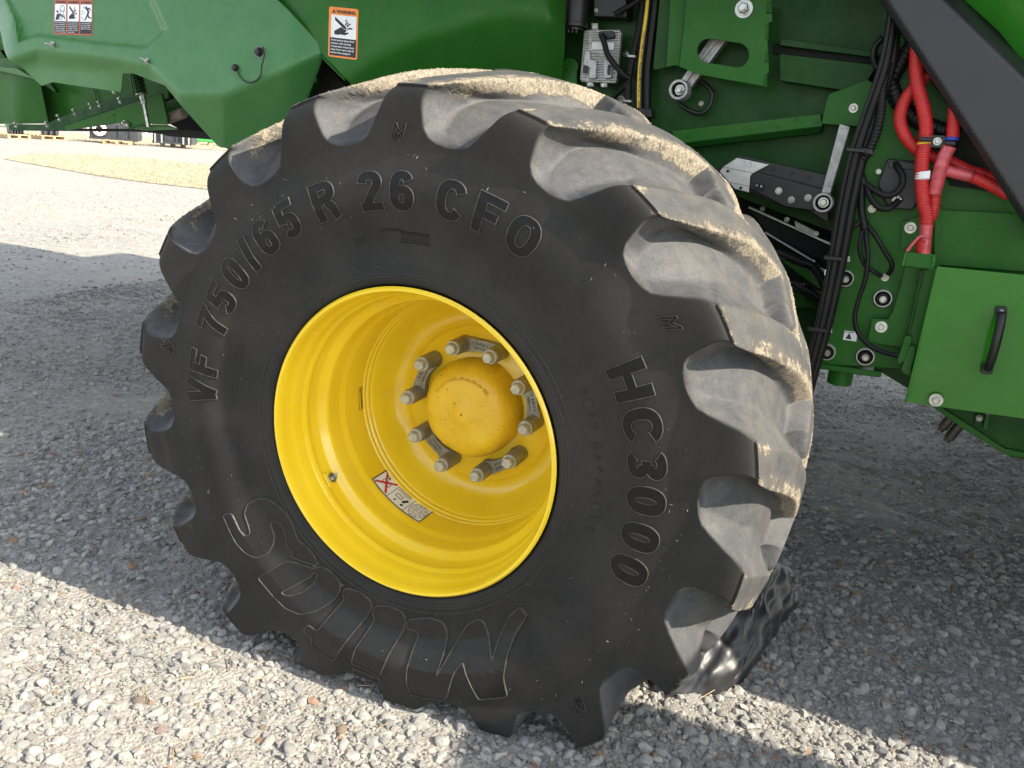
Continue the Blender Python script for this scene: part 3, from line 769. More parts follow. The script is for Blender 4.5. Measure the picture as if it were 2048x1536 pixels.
def traced(name, outer, holes=()):
    loops = [[wall_polar(360+x/2.695, 980+y/2.695) for x, y in smooth_loop(lp)] for lp in (outer, *holes)]
    co, ed = [], []
    for lp in loops:
        n0_ = len(co); co += [Vector(q) for q in lp]; ed += [(n0_+i, n0_+(i+1) % len(lp)) for i in range(len(lp))]
    vs, es, fs, *_ = delaunay_2d_cdt(co, ed, [], 1, 1e-5)
    def ins(x, y, lp):
        c = False; j = len(lp)-1
        for i in range(len(lp)):
            if (lp[i][1] > y) != (lp[j][1] > y) and x < (lp[j][0]-lp[i][0])*(y-lp[i][1])/(lp[j][1]-lp[i][1])+lp[i][0]: c = not c
            j = i
        return c
    F = []
    for f in fs:
        cx, cy = sum(vs[i][0] for i in f)/3, sum(vs[i][1] for i in f)/3
        if ins(cx, cy, loops[0]) and not any(ins(cx, cy, h) for h in loops[1:]): F.append(tuple(f))
    bm = bmesh.new(); V = [bm.verts.new((v[0], 0, v[1])) for v in vs]
    for f in F: bm.faces.new([V[i] for i in f])
    for ax, no in ((0, (1, 0, 0)), (2, (0, 0, 1))):
        k = min(v.co[ax] for v in bm.verts); hi = max(v.co[ax] for v in bm.verts)
        while k < hi:
            k += .012; c_ = [0, 0, 0]; c_[ax] = k; bmesh.ops.bisect_plane(bm, geom=bm.verts[:]+bm.edges[:]+bm.faces[:], plane_co=c_, plane_no=no)
    bd = [(e.verts[0].co.copy(), e.verts[1].co.copy()) for e in bm.edges if len(e.link_faces) == 1]
    ex = bmesh.ops.extrude_face_region(bm, geom=list(bm.faces)); top = {g_ for g_ in ex['geom'] if isinstance(g_, bmesh.types.BMVert)}
    for v in bm.verts: v.co = wall_pt(math.hypot(v.co.x, v.co.z), math.atan2(v.co.z, v.co.x), .0020 if v in top else -.002)
    bmesh.ops.recalc_face_normals(bm, faces=bm.faces); bm_obj('raised_letter', bm, M['letter_big'], tyre)
    bm = bmesh.new()
    for a, b_ in bd:
        d = (b_-a); L = d.length
        if L < 1e-6: continue
        d /= L; no = Vector((-d.z, 0, d.x)); rows = []
        for c_ in (a-d*.0008, b_+d*.0008):
            row = []
            for s_, l_ in ((-.0018, -.001), (-.0008, .0038), (.0008, .0038), (.0018, -.001)):
                q = c_+no*s_; row.append(bm.verts.new(wall_pt(math.hypot(q.x, q.z), math.atan2(q.z, q.x), l_)))
            rows.append(row)
        for m_ in range(3): bm.faces.new((rows[0][m_], rows[0][m_+1], rows[1][m_+1], rows[1][m_]))
    bm.normal_update()
    for f in bm.faces:
        if f.normal.y > .3: f.normal_flip()
    bm_obj('letter_edge', bm, M['letter_edge'], tyre)
def smooth_loop(lp):
    """round the corners of a traced outline"""
    return round_poly(lp, 16, 3)
M['letter_big'] = simple('ribbed_rubber_letter', (.012, .012, .0125), .42, var=.2, vs=50, bmp=.7, bs_=1200)
M['letter_big'].node_tree.nodes['Principled BSDF'].inputs['Specular IOR Level'].default_value = .35
traced('m', [(1815, 648), (1855, 695), (1790, 800), (1762, 900), (1752, 1000), (1770, 1095), (1755, 1108), (1620, 1118), (1590, 1050), (1530, 920), (1490, 970), (1455, 1095), (1435, 1115), (1340, 1108), (1255, 1088), (1243, 1020), (1245, 950), (1258, 860), (1278, 790), (1250, 765), (1208, 762), (1212, 715), (1330, 703), (1400, 728), (1428, 780), (1425, 860), (1400, 985), (1470, 850), (1530, 745), (1590, 710), (1625, 735), (1655, 820), (1683, 918), (1705, 820), (1750, 710)])
traced('i', [(1035, 640), (1110, 638), (1180, 670), (1203, 715), (1196, 762), (1150, 850), (1100, 980), (945, 917), (965, 840), (1040, 708), (1020, 670)])
traced('i', [(948, 943), (1098, 998), (1093, 1028), (945, 975)])
traced('t', [(870, 543), (950, 560), (1005, 605), (1022, 648), (1003, 682), (950, 750), (880, 850), (848, 908), (785, 880), (722, 830), (726, 775), (680, 748), (706, 712), (760, 746), (800, 690), (872, 600), (858, 575)])
traced('a', [(428, 468), (500, 425), (562, 392), (700, 440), (735, 424), (790, 450), (840, 505), (848, 560), (810, 610), (740, 648), (660, 660), (580, 630), (505, 560)], [[(554, 545), (600, 525), (690, 480), (700, 455), (722, 470), (714, 510), (660, 553), (600, 566), (568, 560)]])
traced('s', [(240, 128), (285, 122), (300, 150), (330, 215), (360, 248), (380, 235), (370, 200), (343, 130), (352, 85), (390, 60), (440, 60), (500, 90), (560, 150), (595, 220), (612, 285), (670, 325), (712, 385), (716, 425), (640, 400), (575, 372), (585, 345), (552, 318), (552, 280), (540, 230), (520, 195), (490, 182), (465, 192), (472, 215), (490, 260), (490, 300), (470, 345), (420, 362), (360, 335), (310, 280), (270, 200)])
# the small script M on a lug's flank
letters([('M', 92.6, 1.15), ('M', 33.6, 1.15), ('M', -46.5, 1.15), ('M', 169.0, 1.15)], .668, .034, 'raised_letter', bold=.02, shear=.45, lift=.002, wd=.0008)
letters([(c_, 27.0-i*3.05, .75) for i, c_ in enumerate('HIGH') ]+[(c_, 12.6-i*3.35, .75) for i, c_ in enumerate('CAPACITY')], .447, .016, 'small_letter', bold=0, lift=.0008, mat='letter_faint', edge=False)
letters([('R-1W', 106.3, 1.9)], .457, .015, 'small_letter', bold=0, lift=.0008, mat='letter_faint', edge=False)
letters([('SAFETY WARNING', 96.3, 10)], .474, .0055, 'small_letter', bold=.01, lift=.0006, mat='letter_faint', edge=False)
for k_ in range(5):
    letters([(('EXPLOSION OF TIRE OR RIM MAY CAUSE', 'SERIOUS INJURY NEVER EXCEED THE', 'MAXIMUM PRESSURE WHEN SEATING THE', 'BEADS ONLY TRAINED PERSONS SHOULD', 'MOUNT OR DEMOUNT THE TIRE')[k_], 89.5, 24)], .470-.0052*k_, .0028, 'small_letter', bold=0, lift=.0006, mat='letter_faint', edge=False)
for rr_ in (.3775, .3835, .3965):
    bm = bmesh.new()
    for k in range(180):
        row = [[bm.verts.new(wall_pt(rr_+w_, 2*math.pi*j/180, l_)) for w_, l_ in ((-.0016, -.001), (-.0006, .0016), (.0006, .0016), (.0016, -.001))] for j in (k, k+1)]
        for m_ in range(3): bm.faces.new((row[0][m_], row[0][m_+1], row[1][m_+1], row[1][m_]))
    bmesh.ops.remove_doubles(bm, verts=bm.verts, dist=1e-5); bmesh.ops.recalc_face_normals(bm, faces=bm.faces); bm_obj('bead_ring', bm, M['tyre_plain'], tyre, smooth=True)
# triangle mark in a broken ring, and the arrow of rotation
bm = bmesh.new()
def wall_strip(bm, pts, w, lift):
    """pts = (radius, degrees)"""
    q = [wall_pt(r_, R(a_), lift) for r_, a_ in pts]
    for i in range(len(q)-1):
        a, b_ = Vector(q[i]), Vector(q[i+1]); d = (b_-a).normalized(); n_ = Vector((-d.z, 0, d.x))*w
        f = bm.faces.new([bm.verts.new(p_) for p_ in (a-n_-d*w, b_-n_+d*w, b_+n_+d*w, a+n_-d*w)])
        if f.normal.y > 0: f.normal_flip()
def ringpts(rc, deg, rad, a0, a1, n=20):
    return [(rc+rad*math.sin(R(a)), deg-math.degrees(rad*math.cos(R(a))/rc)) for a in [a0+(a1-a0)*k/n for k in range(n+1)]]
for a0, a1 in ((-30, 60), (120, 210), (230, 310)): wall_strip(bm, ringpts(.453, 62.6, .029, a0, a1), .0006, .0012)
wall_strip(bm, ringpts(.451, 62.6, .020, 90, 450, 3), .0006, .0012)
wall_strip(bm, [(.478, 180-k*2.2) for k in range(10)], .0006, .0012); wall_strip(bm, [(.478, 180), (.470, 180)], .0006, .0012)
wall_strip(bm, [(.468, 180-k*2.2) for k in range(10)]+[(.478, 158)], .0006, .0012)
tag(bm_obj('small_letter', bm, M['letter_faint'], tyre), kind='stuff')
# chalked number 3273 near the bead, moulding hairs scattered on the wall
letters([('3', -117, .6), ('2', -112.5, .6), ('1', -108.5, .3), ('3', -105.5, .6), ('8', -124, .7)], .425, .020, 'chalk_mark', bold=-.02, lift=.0004, mat='chalk', edge=False, shear=.2)
bm = bmesh.new()
for k in range(460):
    r_, a_ = rng.choice([.40, .46, .508, .52, .585, .60, .628])+rng.uniform(-.004, .004), rng.uniform(0, 6.283)
    p_ = Vector(wall_pt(r_, a_, 0)); L = rng.uniform(.003, .008); d = Vector((rng.uniform(-1, 1), -.6, rng.uniform(-1, 1))).normalized()*L
    n_ = d.orthogonal().normalized()*.00060
    vs = [bm.verts.new(q) for q in (p_-n_, p_+n_, p_+d+n_, p_+d-n_)]; bm.faces.new(vs)
hp = bm_obj('moulding_hairs', bm, M['letter_edge'], tyre); tag(hp, kind='stuff')

# ---- rim
prof = [(-.30, .3445), (-.335, .346), (-.346, .3545), (-.352, .3560), (-.3565, .3520), (-.3555, .3465), (-.349, .3435), (-.335, .342), (-.318, .3405), (-.308, .337), (-.3015, .3340), (-.281, .3328), (-.276, .3312), (-.270, .3262), (-.264, .3255), (-.258, .3268), (-.250, .3272), (-.232, .3240), (-.225, .3215), (-.214, .3075), (-.208, .3048), (-.200, .3040), (-.168, .3030), (-.160, .3018), (-.150, .2968), (-.143, .2960), (-.068, .2960), (-.0655, .2925), (-.061, .2915), (-.0565, .2925), (-.054, .2890), (-.049, .2862), (-.044, .2872), (-.040, .2895), (-.02, .293), (.34, .293)]
rim = wheel_frame(lathe('rim', prof, M['yellow'], HV, n=160, sharp=50))
rim['label'] = 'deep yellow painted rim'
prof = [(-.046, .2885), (-.043, .285), (-.036, .2805), (-.005, .268), (.018, .255), (.030, .238), (.033, .222), (.028, .210), (.020, .205), (.014, .200), (.010, .1), (.010, .05)]
disc = lathe('wheel_disc', prof, M['yellow'], rim, n=160, sharp=60)
# the hub: domed casting with a shallow round face
prof = [(.03, .128), (.0, .1285), (-.015, .1270), (-.040, .1215), (-.056, .113), (-.066, .102), (-.071, .088), (-.0735, .070), (-.075, .045), (-.0775, .030), (-.081, .022), (-.0825, .012), (-.083, .0035), (-.076, .0032), (-.076, 0)]
hub = lathe('hub_cap', prof, M['hub'], rim, n=96, sharp=40)
for v in hub.data.vertices:
    a = math.atan2(v.co.z, v.co.x); rr = math.hypot(v.co.x, v.co.z)
    v.co.y += (.0035*mnoise.noise(v.co*22)+.002*mnoise.noise(v.co*60))*min(1, rr/.03)
    k_ = 1+.012*math.cos(5*a+.6)*(rr > .1); v.co.x *= k_; v.co.z *= k_
bm = bmesh.new()
for k in range(46):
    a_ = R(152-k*2.4); rr = .090; p_ = Vector((rr*math.cos(a_), -.0715, rr*math.sin(a_))); hgt = .006 if k % 5 else 0
    if hgt:
        for q in range(2):
            o_ = rng.uniform(-.002, .002); w_ = .0011
            c_ = p_+Vector((math.cos(a_), 0, math.sin(a_)))*(o_-.003*q)
            add_box(bm, (c_.x-w_, -.0745, c_.z-w_*1.5), (c_.x+w_, -.0705, c_.z+w_*1.5))
bm_obj('cast_lettering', bm, M['hub'], hub)
# ten bolts on long sleeves, tied in pairs by flat spacer plates
def hexbolt_bm(bm, c, y0, r, hh_, washer, wth=.003, rot=0.0):
    if washer: disc_bm(bm, c, washer, y0-wth, y0, 24); y0 -= wth
    disc_bm(bm, c, r*1.22, y0-hh_*.18, y0, 20); disc_bm(bm, c, r, y0-hh_*.85, y0-hh_*.18, 6, rot=rot); disc_bm(bm, c, r*.82, y0-hh_, y0-hh_*.85, 6, r, rot)
ang = [105+36*(.02)-36*k for k in range(10)]
for k, a_ in enumerate(ang):
    a_ = R(a_-.5); c_ = (.1645*math.cos(a_), .1645*math.sin(a_))
    bm = bmesh.new(); disc_bm(bm, c_, .0200, -.050, .012, 32, .0205); disc_bm(bm, c_, .0180, -.0555, -.050, 32, .0200)
    sl = bm_obj('bolt_sleeve', bm, M['sleeve'], rim, autosmooth=40)
    bm = bmesh.new(); hexbolt_bm(bm, c_, -.0555, .0150, .021, .0178, .0025, rng.uniform(0, 1))
    bm_obj('wheel_bolt', bm, M['boltgrey'], rim, bevel=.0008, seg=2)
for k in range(5):
    a0, a1 = R(105-72*k), R(105-72*k-36); bm = bmesh.new(); top = []; n = 14
    for i in range(n+1):
        t = i/n; a_ = a0+(a1-a0)*t; w_ = .017-.0065*math.sin(math.pi*t); top.append([(rr*math.cos(a_), rr*math.sin(a_)) for rr in (.1575-w_*.9, .1665+w_)])
    for i in range(n):
        q = [top[i][0], top[i][1], top[i+1][1], top[i+1][0]]
        A = [bm.verts.new((x, -.012, z)) for x, z in q]; B = [bm.verts.new((x, .010, z)) for x, z in q]
        bm.faces.new(A); 
        for u_, v_ in ((0, 3), (1, 2)):
            bm.faces.new((A[u_], A[v_], B[v_], B[u_]))
    bmesh.ops.remove_doubles(bm, verts=bm.verts, dist=1e-5); bmesh.ops.recalc_face_normals(bm, faces=bm.faces)
    am = (a0+a1)/2
    bm_obj('spacer_plate', bm, M['sleeve'], rim)
    Vt, Ft = text_tris('13A01', .01); Vt = fit_box(Vt, .040, .008); Vt2, Ft2 = text_tris('7890234', .01); Vt2 = fit_box(Vt2, .036, .006)
    bm = bmesh.new()
    for VV, FF, ro in ((Vt, Ft, .1675), (Vt2, Ft2, .156)):
        vs = [bm.verts.new(((ro+v[1])*math.cos(am-v[0]/ro), -.0126, (ro+v[1])*math.sin(am-v[0]/ro))) for v in VV]
        for f in FF:
            try: bm.faces.new([vs[i] for i in f])
            except ValueError: pass
    bm_obj('stamped_number', bm, M['black_text'], rim)
# valve, decals on the barrel
def barrel(a_, y_, r_): return Vector((r_*math.cos(R(a_)), y_, r_*math.sin(R(a_))))
va, vy, vr = -147.1, -.238, .3245
bm = bmesh.new(); c0 = barrel(va, vy, vr+.001); nrm = -barrel(va, 0, 1); tv = Vector((0, 1, 0)); bt = nrm.cross(tv)
def cyl_along(bm, p, d, r0, L, n=16, r1=None):
    u_ = d.orthogonal().normalized(); w_ = d.cross(u_); r1 = r0 if r1 is None else r1
    A = [bm.verts.new(p+r0*(math.cos(t)*u_+math.sin(t)*w_)) for t in [2*math.pi*k/n for k in range(n)]]
    B = [bm.verts.new(p+d*L+r1*(math.cos(t)*u_+math.sin(t)*w_)) for t in [2*math.pi*k/n for k in range(n)]]
    for k in range(n): bm.faces.new((A[k], A[(k+1) % n], B[(k+1) % n], B[k]))
    bm.faces.new(A[::-1]); bm.faces.new(B)
cyl_along(bm, c0, nrm, .013, .006, 24); cyl_along(bm, c0+nrm*.006, (nrm+tv*-.25).normalized(), .0085, .009, 6); cyl_along(bm, c0+nrm*.013, (nrm-.6*tv+.3*bt).normalized(), .0042, .020, 12)
bm_obj('valve', bm, M['zinc'], rim, bevel=.0006)
bm = bmesh.new(); q = [c0+tv*s1_*.021+bt*s2_*.019 for s1_, s2_ in ((-1, -1), (1, -1), (1, 1), (-1, 1))]
A = [bm.verts.new(x) for x in q]; B = [bm.verts.new(x+nrm*.0035) for x in q]; bm.faces.new(B)
for k in range(4): bm.faces.new((A[k], A[(k+1) % 4], B[(k+1) % 4], B[k]))
bm_obj('valve_seat', bm, M['yellow'], rim, bevel=.002)
def barrel_patch(bm, a0, a1, y0, y1, r_, n=10):
    A = [[bm.verts.new(barrel(a0+(a1-a0)*i/n, y, r_)) for y in (y0, y1)] for i in range(n+1)]
    for i in range(n): bm.faces.new((A[i][0], A[i][1], A[i+1][1], A[i+1][0]))
def barrel_poly(name, polys, a0, a1, y0, y1, r_, mat, par):
    """polys in (u, v) of the sticker: u along the ring, v along the axle; thin, wrapped on the barrel"""
    bm = bmesh.new()
    for pl_ in polys:
        vs = [bm.verts.new(barrel(a0+(a1-a0)*u, y0+(y1-y0)*v, r_)) for u, v in pl_]
        try: bm.faces.new(vs)
        except ValueError: pass
    return bm_obj(name, bm, M[mat], par)
def frame_polys(u0, v0, u1, v1, w, wv):
    return [[(u0, v0), (u1, v0), (u1, v0+wv), (u0, v0+wv)], [(u0, v1-wv), (u1, v1-wv), (u1, v1), (u0, v1)], [(u0, v0), (u0+w, v0), (u0+w, v1), (u0, v1)], [(u1-w, v0), (u1, v0), (u1, v1), (u1-w, v1)]]
def cut(polys, n=12):
    out = []
    for p_ in polys:
        us = [q[0] for q in p_]
        if len(p_) == 4 and max(us)-min(us) > .15 and p_[0][1] == p_[1][1]:
            (u0, v0), (u1, v1) = p_[0], p_[2]
            for k in range(n): out.append([(u0+(u1-u0)*k/n, v0), (u0+(u1-u0)*(k+1)/n, v0), (u0+(u1-u0)*(k+1)/n, v1), (u0+(u1-u0)*k/n, v1)])
        else: out.append(p_)
    return out
A0, A1, Y0_, Y1_ = -137.2, -104.2, -.140, -.062     # u runs from upper left to lower right, v from the mouth inwards
bm = bmesh.new(); barrel_patch(bm, A0, A1, Y0_, Y1_, .2955, 16); stk = bm_obj('instruction_sticker', bm, M['white'], rim)
stk['label'] = 'white instruction sticker with a crossed-out drawing'
barrel_poly('printed_frame', cut(frame_polys(0, 0, 1, 1, .018, .05))+[[(.335, .03), (.343, .03), (.343, .97), (.335, .97)], [(.665, .03), (.673, .03), (.673, .97), (.665, .97)]], A0, A1, Y0_, Y1_, .2948, 'black_text', stk)
barrel_poly('printed_cross', [[(.03, .12), (.055, .06), (.31, .86), (.285, .92)], [(.05, .92), (.03, .86), (.28, .08), (.31, .14)]], A0, A1, Y0_, Y1_, .2946, 'redline', stk)
dr = []
cu_, cv_ = .835, .5
for k in range(10):
    a_ = 2*math.pi*k/10; u_, v_ = cu_+.105*math.cos(a_), cv_+.33*math.sin(a_)
    for j in range(8):
        b0, b1 = 2*math.pi*j/8, 2*math.pi*(j+1)/8
        dr.append([(u_+.020*math.cos(b0), v_+.062*math.sin(b0)), (u_+.020*math.cos(b1), v_+.062*math.sin(b1)), (u_+.013*math.cos(b1), v_+.040*math.sin(b1)), (u_+.013*math.cos(b0), v_+.040*math.sin(b0))])
for j in range(28):
    b0, b1 = 2*math.pi*j/28, 2*math.pi*(j+1)/28
    for ra in (.142, .068):
        dr.append([(cu_+ra*math.cos(b0), cv_+ra*3.1*math.sin(b0)), (cu_+ra*math.cos(b1), cv_+ra*3.1*math.sin(b1)), (cu_+(ra-.006)*math.cos(b1), cv_+(ra-.006)*3.1*math.sin(b1)), (cu_+(ra-.006)*math.cos(b0), cv_+(ra-.006)*3.1*math.sin(b0))])
dr += frame_polys(cu_-.045, .44, cu_+.045, .58, .006, .02)
dr += frame_polys(.10, .40, .25, .62, .008, .03)+[[(.07, .75), (.10, .70), (.12, .80), (.09, .86)], [(.13, .72), (.16, .72), (.16, .84), (.13, .84)]]
dr += frame_polys(.40, .42, .52, .62, .008, .03)+[[(.54, .40), (.58, .34), (.63, .60), (.59, .66)], [(.56, .20), (.60, .16), (.62, .28), (.58, .30)], [(.44, .18), (.47, .18), (.47, .28), (.44, .28)]]
for k in range(7): dr.append([(.37+.035*k, .76), (.39+.035*k, .76), (.39+.035*k, .81), (.37+.035*k, .81)]); dr.append([(.37+.035*k, .87), (.392+.035*k, .87), (.392+.035*k, .92), (.37+.035*k, .92)])
tag(barrel_poly('printed_drawing', dr, A0, A1, Y0_, Y1_, .2948, 'black_text', stk), kind='stuff')
A0, A1, Y0_, Y1_ = 176.8, 188.8, -.086, -.060
lg = barrel_poly('maker_sticker', [q for q in cut(frame_polys(0, 0, 1, 1, .025, .07))]+frame_polys(.08, .25, .30, .80, .03, .12)+[[(.17, .3), (.20, .3), (.20, .75), (.17, .75)]]+[[(.36+.075*k, .3+.1*(k % 2)), (.41+.075*k, .3), (.41+.075*k, .78), (.36+.075*k, .78-.1*(k % 3))] for k in range(8)], A0, A1, Y0_, Y1_, .2955, 'black_text', rim)

# ================================================================== body of the machine
def zc(ox, oy, s): return lambda pts: [(ox+p[0]/s, oy+p[1]/s) for p in pts]
Z1, ZB, ZC, ZD, ZE = zc(0, 0, 3.2), zc(1120, 0, 6.4), zc(1320, 0, 6.4), zc(1680, 180, 4.517), zc(1600, 600, 4.268)
ZF, ZG, Z4, Z5, Z8 = zc(1780, 740, 7.642), zc(0, 130, 4.452), zc(1560, 0, 3.2), zc(1560, 440, 3.2), zc(1420, 240, 4.267)
def mpp(px, py, Y): return (at(px, py, Y)-CAM).dot(FW)/FPX          # metres per pixel there
bolt_cache = {}
def bolt(px, py, Y, r, parent, washer=1.7, mat='zinc', stud=False, name='bolt', proud=1.0):
    """hex bolt facing the camera side; r = half width of the hexagon in pixels; sits on depth Y"""
    s = mpp(px, py, Y)*r; key = (washer, mat, stud, proud)
    if key not in bolt_cache:
        bm = bmesh.new(); hexbolt_bm(bm, (0, 0), 0, 1.0, 1.0*proud, washer if washer else 0, .22, .3)
        if stud: disc_bm(bm, (0, 0), .55, -1.9*proud, -.9*proud, 16)
        me = bpy.data.meshes.new('bolt'); bm.normal_update(); bm.to_mesh(me); bm.free(); me.materials.append(M[mat]); me.shade_smooth(); me.set_sharp_from_angle(angle=R(30))
        bolt_cache[key] = me
    o = bpy.data.objects.new(name, bolt_cache[key]); scene.collection.objects.link(o); o.parent = parent
    o.location = at(px, py, Y); o.scale = (s, s, s); o.rotation_euler = (rng.uniform(-.04, .04), rng.uniform(0, 1), rng.uniform(-.04, .04)); return o
def part(name, bm, mat, parent=HV, **k): return bm_obj(name, bm, M[mat], parent, **k)

# hull: the closed mass of the machine behind the side sheets and above the frame
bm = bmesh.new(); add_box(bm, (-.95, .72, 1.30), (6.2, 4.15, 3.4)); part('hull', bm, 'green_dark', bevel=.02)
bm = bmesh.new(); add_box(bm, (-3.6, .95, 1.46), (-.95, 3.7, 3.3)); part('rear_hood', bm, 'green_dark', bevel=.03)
bm = bmesh.new(); add_box(bm, (-.95, .295, 1.80), (6.2, .72, 2.62)); part('shading_side_panel', bm, 'green', bevel=.02)  # unseen overhang, added and sized to shade what lies below
bm = bmesh.new(); add_box(bm, (-3.5, .48, 1.90), (-.95, .95, 2.62)); part('shading_side_panel', bm, 'green', bevel=.02)  # unseen, carries the shading overhang rearwards
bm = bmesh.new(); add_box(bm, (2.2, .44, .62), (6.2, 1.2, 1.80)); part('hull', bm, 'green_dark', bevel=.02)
bm = bmesh.new(); add_box(bm, (-.25, .42, .52), (.28, 3.5, .78)); part('rear_axle', bm, 'green_dark', bevel=.02)
# front drive wheel, unseen ahead of the frame, added for its shadow
prof = [(-.30, .42), (-.33, .60), (-.32, .80), (-.25, .93), (0, .97), (.25, .93), (.32, .80), (.33, .60), (.30, .42)]
fw_ = lathe('front_tyre', prof, M['tyre'], HV, n=64); fw_.location = (3.25, -.48, .955)
ca = fw_.data.color_attributes.new('wear', 'FLOAT_COLOR', 'POINT')
fr = lathe('front_rim', [(-.28, .43), (-.30, .42), (-.1, .40), (-.05, .1), (-.05, 0)], M['yellow'], HV, n=48); fr.location = fw_.location
bm = bmesh.new(); add_box(bm, (3.17, -.4, .85), (3.33, .9, 1.05)); part('front_axle', bm, 'green_dark', bevel=.01)

bm = bmesh.new(); add_box(bm, (2.35, .06, .5), (4.2, .44, 1.78)); part('shade_casting_box', bm, 'green', bevel=.02)  # unseen box, added to cast shade on the ground beside the wheel
# inner side wall
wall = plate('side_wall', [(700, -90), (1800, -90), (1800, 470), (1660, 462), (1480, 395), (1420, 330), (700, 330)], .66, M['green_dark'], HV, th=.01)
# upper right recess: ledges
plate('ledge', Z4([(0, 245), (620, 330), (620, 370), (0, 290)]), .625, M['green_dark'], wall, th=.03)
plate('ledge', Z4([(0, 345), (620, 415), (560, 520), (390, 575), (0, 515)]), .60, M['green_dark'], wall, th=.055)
plate('painted_gap_shade', Z4([(-40, 280), (620, 368), (620, 415), (-40, 342)]), .648, M['void'], wall, th=.004)  # black strip, the shade of the groove painted in
plate('corner_plate', Z4([(318, 600), (560, 510), (640, 560), (560, 812), (265, 792), (300, 640)]), .585, M['green'], wall, th=.008)
bolt(*Z4([(470, 692)])[0], .585, 5.5, wall, stud=True, washer=1.6)
# folded rail with screws
plate('folded_rail', [(1345, 262), (1640, 228), (1645, 252), (1350, 288)], .60, M['green'], wall, th=.05)
plate('folded_rail', [(1350, 288), (1645, 252), (1640, 266), (1352, 298)], .600, M['green_dark'], wall, th=.05, dY=lambda x, y: .0012*(y-252-(1645-x)*.12))
for q in ((1374, 273), (1552, 253), (1593, 239), (1634, 244)): bolt(*q, .60, 2.6, wall, washer=1.4, mat='green', name='screw')

# mounting plate with the slot, left of centre
pA = plate('slotted_plate', ZC([(340, -60), (1420, -60), (1425, 160), (1360, 165), (1360, 170), (1435, 175), (1435, 280), (1395, 285), (1390, 500), (1375, 505), (1390, 800), (1395, 930), (1370, 935), (1370, 1110), (560, 965), (420, 925), (245, 850), (300, 400)]), .555, M['green'], HV, th=.010,
           holes=[ZC([(625+155*math.cos(R(a)), 648+155*math.sin(R(a))) for a in range(97, 278, 12)]+[(985+155*math.cos(R(a)), 705+158*math.sin(R(a))) for a in range(-83, 98, 12)])])
plate('side_flange', ZC([(130, -60), (340, -60), (300, 400), (245, 850), (180, 838), (75, 862), (110, 400)]), .575, M['green'], pA, th=.008)
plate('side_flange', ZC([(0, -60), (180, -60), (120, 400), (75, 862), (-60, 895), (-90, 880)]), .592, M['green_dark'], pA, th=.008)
for y0, y1 in ((20, 165), (305, 505), (650, 800), (945, 1085)):
    ptube('weld_bead', [(1320+(1392-(y0-0)*.03)/6.4, y0/6.4, .553), (1320+(1385-(y1-0)*.035)/6.4, y1/6.4, .553)], .0035, M['green'], pA, rib=.004, amp=.3, seg=8)
bolt(1320+1075/6.4, 115/6.4, .555, 11, pA, washer=1.6, stud=True)
# swinging arm behind the slot with its rubber bushed eye
def bar(name, a, b, wa, wb, Y, th, mat, parent, bevel=.003):
    (x0, y0), (x1, y1) = a, b; d = Vector((x1-x0, y1-y0)).normalized(); n_ = Vector((-d.y, d.x))
    return plate(name, [(x0+n_.x*wa, y0+n_.y*wa), (x1+n_.x*wb, y1+n_.y*wb), (x1-n_.x*wb, y1-n_.y*wb), (x0-n_.x*wa, y0-n_.y*wa)], Y, M[mat], parent, th=th, bevel=bevel)
def ring_eye(name, px, py, Y, ro, ri, depth, mat, parent):
    s = mpp(px, py, Y); c = at(px, py, Y)
    prof = [(-depth, ri*s), (-depth-.002, (ri+1)*s), (-depth-.002, (ro-1.5)*s), (-depth+.001, ro*s), (.01, ro*s*1.02)]
    o = lathe(name, prof, M[mat], parent, n=48); o.location = c; return o
def bushing(px, py, Y, ro, ri, rb, parent, mat_out, depth=.02, label=None):
    e = ring_eye('bushing_ring', px, py, Y, ro, ri, depth, mat_out, parent)
    s = mpp(px, py, Y); r_ = lathe('rubber_bush', [(.004, ri*s), (-depth*.75, ri*s*1.0), (-depth*.9, ri*s*.9), (-depth*.6, rb*s*1.25), (-depth*.5, 0)], M['black_rubber'], parent, n=40); r_.location = at(px, py, Y)
    return e
arm = bar('swing_arm', (1363, 178), (1480, 20), 12, 17, .61, .03, 'alu', HV)
for k_ in (-7, 7): bar('arm_rib', (1372+k_*.8, 172+k_*.6), (1482+k_, 22+k_*.7), 2.2, 2.2, .600, .01, 'alu', arm, bevel=.001)
bar('arm_rib', (1395, 130), (1478, 26), 1.5, 1.5, .602, .01, 'alu', arm, bevel=.001)
bushing(1362, 181, .598, 20, 13.5, 6, arm, 'alu', depth=.03)
bolt(1361, 180, .578, 8, arm, washer=1.35, stud=True)
ptube('rubber_strap', [(1398, 160, .64), (1420, 178, .63), (1424, 195, .63), (1415, 218, .63), (1396, 227, .63), (1368, 215, .63), (1356, 203, .64)], .006, M['black'], wall, seg=8)
bolt(1320+528/6.4, 1325/6.4, .66, 4.2, wall, washer=1.0)
bm = bmesh.new()

